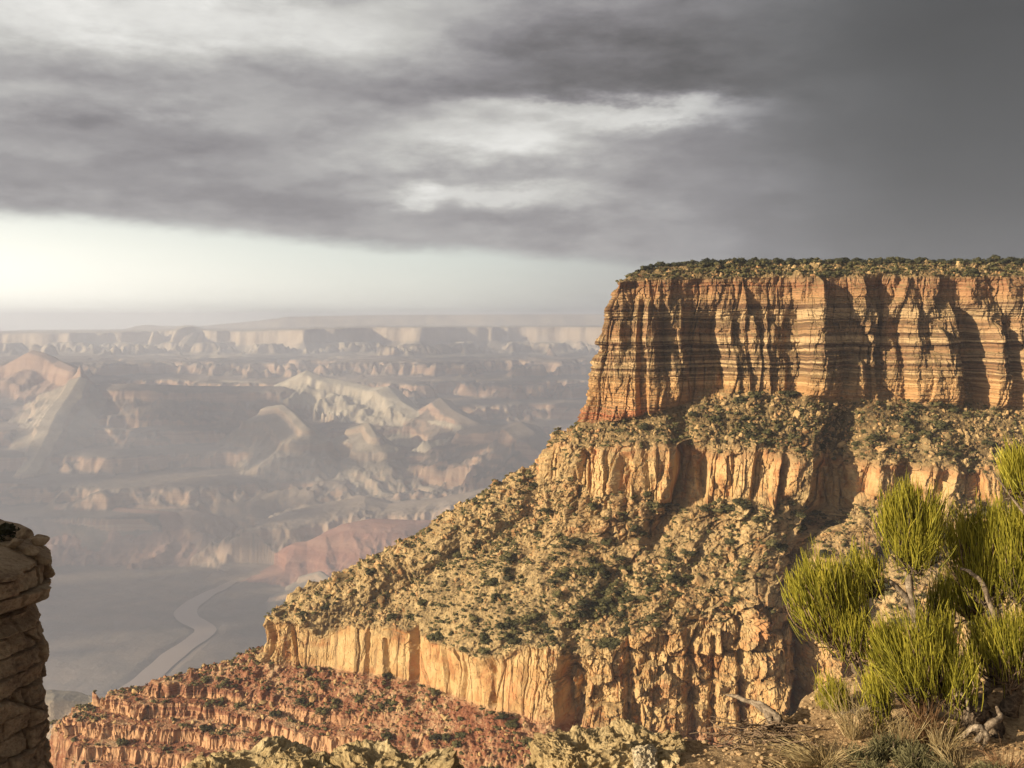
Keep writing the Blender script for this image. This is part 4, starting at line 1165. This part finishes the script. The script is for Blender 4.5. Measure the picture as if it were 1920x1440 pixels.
limb([at(1830, 1390, 4.45), at(1855, 1360, 4.42), at(1875, 1345, 4.45), at(1868, 1325, 4.5)], [.014, .016, .012, .006], M_BARK, 'root', tk, seed=15)
limb([at(1800, 1385, 4.45), at(1830, 1362, 4.42), at(1850, 1380, 4.42), at(1840, 1410, 4.42)], [.01, .013, .012, .006], M_BARK, 'root', tk, seed=16)
rt = limb([at(1840, 1330, 4.8), at(1852, 1290, 4.8), at(1890, 1268, 4.8), at(1950, 1272, 4.8), at(2010, 1300, 4.8)], [.015, .022, .026, .024, .02], M_BARK, 'dead_limb', rough=.25, seed=17)
tag(rt, 'pale bleached dead limb arching over the twisted dark log', 'dead limb')
db = shrub_root('dead_branch', tuple(at(1465, 1368, 4.7)), 'forked bare branch leaning out over the drop from the log end', 'branch')
limb([at(1475, 1372, 4.7), at(1448, 1352, 4.72), at(1425, 1325, 4.75), at(1385, 1308, 4.8), at(1362, 1303, 4.82)], [.022, .018, .014, .010, .004], M_BARK, 'limb', db, rough=.25, seed=18)
limb([at(1470, 1362, 4.7), at(1450, 1338, 4.72), at(1428, 1322, 4.74), at(1408, 1312, 4.76)], [.02, .017, .012, .006], M_BARK, 'limb', db, rough=.25, seed=19)
# a litter of dead twigs under the branch
n_t = 150; c0 = np.stack([.88 + .36 * rg.rand(n_t), 4.42 + .3 * rg.rand(n_t)], 1)
zt = g_h(c0[:, 0], np.minimum(c0[:, 1], 4.55)) + .005 + .025 * rg.rand(n_t)
a = np.concatenate([c0, zt[:, None]], 1); an = rg.rand(n_t) * 6.28; l_ = .05 + .16 * rg.rand(n_t)
b_ = a + np.stack([np.cos(an) * l_, np.sin(an) * l_ * .5, (rg.rand(n_t) - .45) * .07], 1)
V, q = tubes(bez(a, b_, (a + b_) / 2 + rg.randn(n_t, 3) * .025, 5), np.repeat(np.linspace(.0035, .0015, 5)[None], n_t, 0), 4)
lit = raw_mesh('twig_litter', V, q, M_BARK2); tag(lit, 'tangle of dead brown twigs heaped on the brink', 'twigs', kind='stuff')


# grass tufts and low sage
M_STRAW = twig_mat('dry_straw', (.20, .14, .06), (.40, .30, .15), (.58, .47, .27))
M_RUSSET = twig_mat('russet_stems', (.14, .07, .035), (.27, .15, .075), (.40, .26, .14))
M_SAGE = twig_mat('sage_grey_green', (.10, .09, .045), (.22, .20, .10), (.38, .34, .19))


def tuft(name, px, py, D, count, ht, spread, mat, label, cat, lean=(0, 0), rt=.0013, flop=.5, group=None):
    c = at(px, py, D); x, y = c[0], c[1]
    z = float(g_h(np.array([x]), np.array([y]))[0])
    e = rg.rand(count) * 6.28; r0 = spread * .35 * np.sqrt(rg.rand(count))
    a = np.stack([np.cos(e) * r0, np.sin(e) * r0, np.zeros(count)], 1)
    h_ = ht * (.45 + .55 * rg.rand(count)); e2 = e + rg.randn(count) * .6; o_ = spread * (.3 + rg.rand(count)) * flop * 2
    tip = a + np.stack([np.cos(e2) * o_ + lean[0] * h_, np.sin(e2) * o_ + lean[1] * h_, h_ * (1 - .5 * flop * rg.rand(count))], 1)
    bend = a * .5 + tip * .5 + np.stack([0 * h_, 0 * h_, h_ * .35], 1) + rg.randn(count, 3) * ht * .10
    tip = tip + rg.randn(count, 3) * ht * .10
    P = bez(a, tip, bend, 5); Rr = rt * (.7 + .6 * rg.rand(count))[:, None] * np.array([1, .95, .85, .6, .2])[None]
    V, q = tubes(P, Rr, 3); tone = np.clip(.5 + .25 * rg.randn(count), 0, 1)
    o = raw_mesh(name, V, q, mat, False, attrs={'tone': np.repeat(np.repeat(tone[:, None], 5, 1), 3, axis=1)})
    o.location = (x, y, z - .01); tag(o, label, cat, group); return o


tuft('grass_tuft', 1545, 1408, 4.35, 260, .12, .10, M_STRAW, 'floppy straw coloured grass tuft spilling onto the bare soil', 'grass tuft', (-.6, 0), flop=.9)
tuft('grass_tuft', 1600, 1372, 4.55, 70, .26, .09, M_STRAW, 'tall thin dry grass tuft in front of the grey log', 'grass tuft', (-.2, 0), flop=.45)
tuft('grass_tuft', 1735, 1385, 4.5, 120, .24, .10, M_RUSSET, 'tall russet dry grass in front of the twisted dark log', 'grass tuft', (-.05, 0), flop=.35)
tuft('grass_tuft', 1690, 1395, 4.45, 80, .19, .10, M_STRAW, 'upright pale dry grass beside the russet stems', 'grass tuft', (.05, 0), flop=.4)
tuft('grass_tuft', 1800, 1432, 4.2, 80, .13, .10, M_STRAW, 'dry grass tuft in the shade below the splintered roots', 'grass tuft', flop=.5)
tuft('grass_tuft', 1890, 1430, 4.2, 80, .14, .10, M_RUSSET, 'shaded russet grass tuft at the foot of the dark log', 'grass tuft', flop=.5)
tuft('grass_tuft', 1470, 1432, 4.1, 50, .07, .08, M_STRAW, 'short sparse dry grass tuft on the gravelly soil', 'grass tuft', (-.3, 0), flop=.8)
tuft('grass_tuft', 1640, 1362, 4.6, 60, .15, .10, M_STRAW, 'pale dry grass growing through the end of the grey log', 'grass tuft', (.1, 0), flop=.5)
tuft('grass_tuft', 1520, 1436, 4.15, 120, .09, .10, M_STRAW, 'broad flattened straw grass at the bottom edge of the view', 'grass tuft', (-.4, 0), flop=.9)
tuft('grass_tuft', 1765, 1400, 4.35, 90, .17, .09, M_STRAW, 'pale dry grass leaning against the splintered roots', 'grass tuft', (.15, 0), flop=.45)
for px, py, D, r, h_s, lb in [
        (1615, 1412, 4.35, .075, .06, 'grey green sagebrush mound nearest the floppy straw grass'),
        (1660, 1400, 4.40, .085, .075, 'rounded grey green sagebrush in front of the small thin green bush'),
        (1715, 1418, 4.30, .095, .075, 'widest grey green sagebrush in front of the russet grass'),
        (1640, 1442, 4.15, .08, .05, 'low grey green sagebrush sprawling at the bottom edge beside bare soil'),
        (1700, 1448, 4.12, .09, .055, 'low grey green sagebrush at the bottom edge below the widest one'),
        (1770, 1440, 4.15, .085, .06, 'shaded grey green sagebrush under the twisted log'),
        (1850, 1446, 4.12, .09, .06, 'darkest shaded sagebrush at the foot of the splintered roots'),
        (1560, 1438, 4.2, .05, .035, 'tiny sagebrush sprig alone on the bare soil')]:
    c = at(px, py, D); z = float(g_h(np.array([c[0]]), np.array([c[1]]))[0])
    e = shrub_root('sagebrush', (c[0], c[1], z), lb, 'sagebrush')
    clump_part((c[0], c[1], z + h_s * .6), (r, r * .8, h_s), (c[0], c[1], z), int(900 * r / .09), e, L=(.02, .06), up=.45, wood=40, rt=.0016, jit=.45, mat=M_SAGE)
tuft('snakeweed', 1205, 1368, 4.5, 260, .07, .09, M_SAGE, 'tiny pale grey shrub growing between the golden rocks', 'small shrub', flop=.7)
print('near plants', round(time.time() - T0, 1))

# ------------------------------------------------------------------ dark rock pillar on the left
M_PILL = limestone_mat('brown_ledge_rock', [(.16, .10, .06), (.30, .205, .12), (.40, .29, .175), (.47, .36, .235)], .35, .06)
DP = 20.0
prf = np.array([(1004, 30), (1014, 66), (1026, 92), (1052, 96), (1075, 90), (1088, 86), (1102, 60), (1114, 55), (1130, 74), (1175, 86), (1190, 91), (1212, 90), (1232, 82), (1275, 83), (1300, 76), (1380, 78), (1410, 88), (1460, 90), (1560, 95)], float)
zs_ = np.array([at(0, p, DP)[2] for p in prf[:, 0]]); xr = np.array([at(x_, 1200, DP)[0] for x_ in prf[:, 1]])
nz_, nt_ = 420, 520
zz_ = np.linspace(zs_[0], zs_[-1], nz_); th = np.linspace(-math.pi * .95, math.pi * .25, nt_)   # from far left round the front to the right and behind
XC, YC = -13.2, DP
Zg, Tg = np.meshgrid(zz_, th, indexing='ij')
rx = np.interp(-Zg, -zs_, xr) - XC
cx_, sx_ = np.cos(Tg), np.sin(Tg)
rad_ = (np.abs(cx_)**3.2 + np.abs(sx_)**3.2) ** (-1 / 3.2)
Xp = XC + rx * rad_ * cx_; Yp = YC + rx * .85 * rad_ * sx_
ar = Tg * 3.6
low_ = sst(at(0, 1100, DP)[2] + .05, at(0, 1120, DP)[2] - .1, -Zg * -1)
hb = np.where(Zg > at(0, 1105, DP)[2], 1.0, .55)
k = np.floor(Zg / .34 + .35 * pn(ar * .7, Zg * .5, None, 601)); kk = k.astype(np.int32)
f1, f2, cid = voro(ar / .62 + HV[hsh(kk + 300, kk * 0 + 9)] * .9, k + .5 + 0 * Zg, 602)
fz = Zg / .34 + .35 * pn(ar * .7, Zg * .5, None, 601) - k
ck = np.maximum(1 - sst(0, .10, f2 - f1), np.maximum(1 - sst(0, .10, fz), sst(.92, 1, fz)))
d = hb * ((cid - .5) * .30 - ck * .12) + .10 * fbm(ar * 1.3, Zg * 1.8, None, 4, seed=603) + .05 * fbm(ar * 5, Zg * 5, None, 4, .6, seed=604)
f1, f2, cid = voro(ar / 1.3, Zg / .9, 605); d += (1 - hb) * .5 * (cid - .5) - (1 - hb) * .12 * (1 - sst(0, .08, f2 - f1))
Xp = Xp + cx_ * d; Yp = Yp + sx_ * d
Xp = Xp - np.maximum(Yp - YC, -1.2) * .50 - .35 * np.exp(-((Tg - .1) / .6)**2) * .3
Pm = np.stack([Xp, Yp, Zg], -1)
top = np.stack([Pm[0] * (1 - t) + np.array([XC, YC, zz_[0] + .10]) * t + np.array([0, 0, .06]) * fbm(Pm[0, :, 0] * 3 * (1 - t), Pm[0, :, 1] * 3 + t * 7, None, 3, seed=606)[:, None] for t in np.linspace(1, .02, 40)], 0)
pil = grid_mesh('rock_pillar', np.concatenate([top, Pm]), M_PILL, False)
tag(pil, 'dark shaded pillar of cracked ledge rock rising at the edge of the rim', 'rock pillar')
for i, (px, py, D, sz, lb) in enumerate([
        (72, 1014, 19.2, .20, 'blocky shaded stone at the outer corner of the dark pillar top'), (44, 1002, 19.6, .17, 'rounded stone second from the outer corner on the dark pillar'),
        (30, 1018, 19.0, .16, 'flat stone wedged below the rounded one on the dark pillar'), (12, 1008, 19.6, .2, 'squat stone right under the small bush on the dark pillar'),
        (58, 1030, 18.9, .17, 'cracked stone under the blocky corner one on the dark pillar'), (-15, 1010, 19.5, .28, 'large stone half out of view on the dark pillar')]):
    v, f = boulder_geo(ICO3, .7, .12, 16); o = raw_mesh('loose_rock', v * sz, f, M_PILL); o.location = at(px, py, D); o.rotation_euler = (.2 * rg.randn(), .2 * rg.randn(), rg.rand() * 6)
    tag(o, lb, 'loose rock', 'stones on the dark pillar')
o = bpy.data.objects.new('juniper_bush', bush_mesh('juniper_bush', 8, 260, M_SHRUB, ICO2)); COL.objects.link(o)
o.location = at(10, 1012, 19.6); o.scale = (.42, .42, .28); tag(o, 'small rounded olive bush on top of the dark rock pillar', 'bush')
# unseen rock mass, added left of the view to keep the pillar in shade
rx_, ry_ = np.meshgrid(np.linspace(-34, -13.6, 130), np.linspace(5, 24, 120))
e_ = np.minimum.reduce([rx_ + 34, -13.8 - rx_, ry_ - 5.2, 23.8 - ry_]) + .6 * fbm(rx_ * .4, ry_ * .4, None, 3, seed=701)
rz_ = -12 + 13.5 * sst(0, 1.6, e_) + .5 * fbm(rx_ * .5, ry_ * .5, None, 4, seed=702)
rimw = grid_mesh('unseen_shade_cliff', np.stack([rx_, ry_, rz_], -1), M_PILL, False); tag(rimw, 'unseen rock ledges added left of the view to shade the dark pillar', 'cliff', kind='structure')
print('done', round(time.time() - T0, 1))
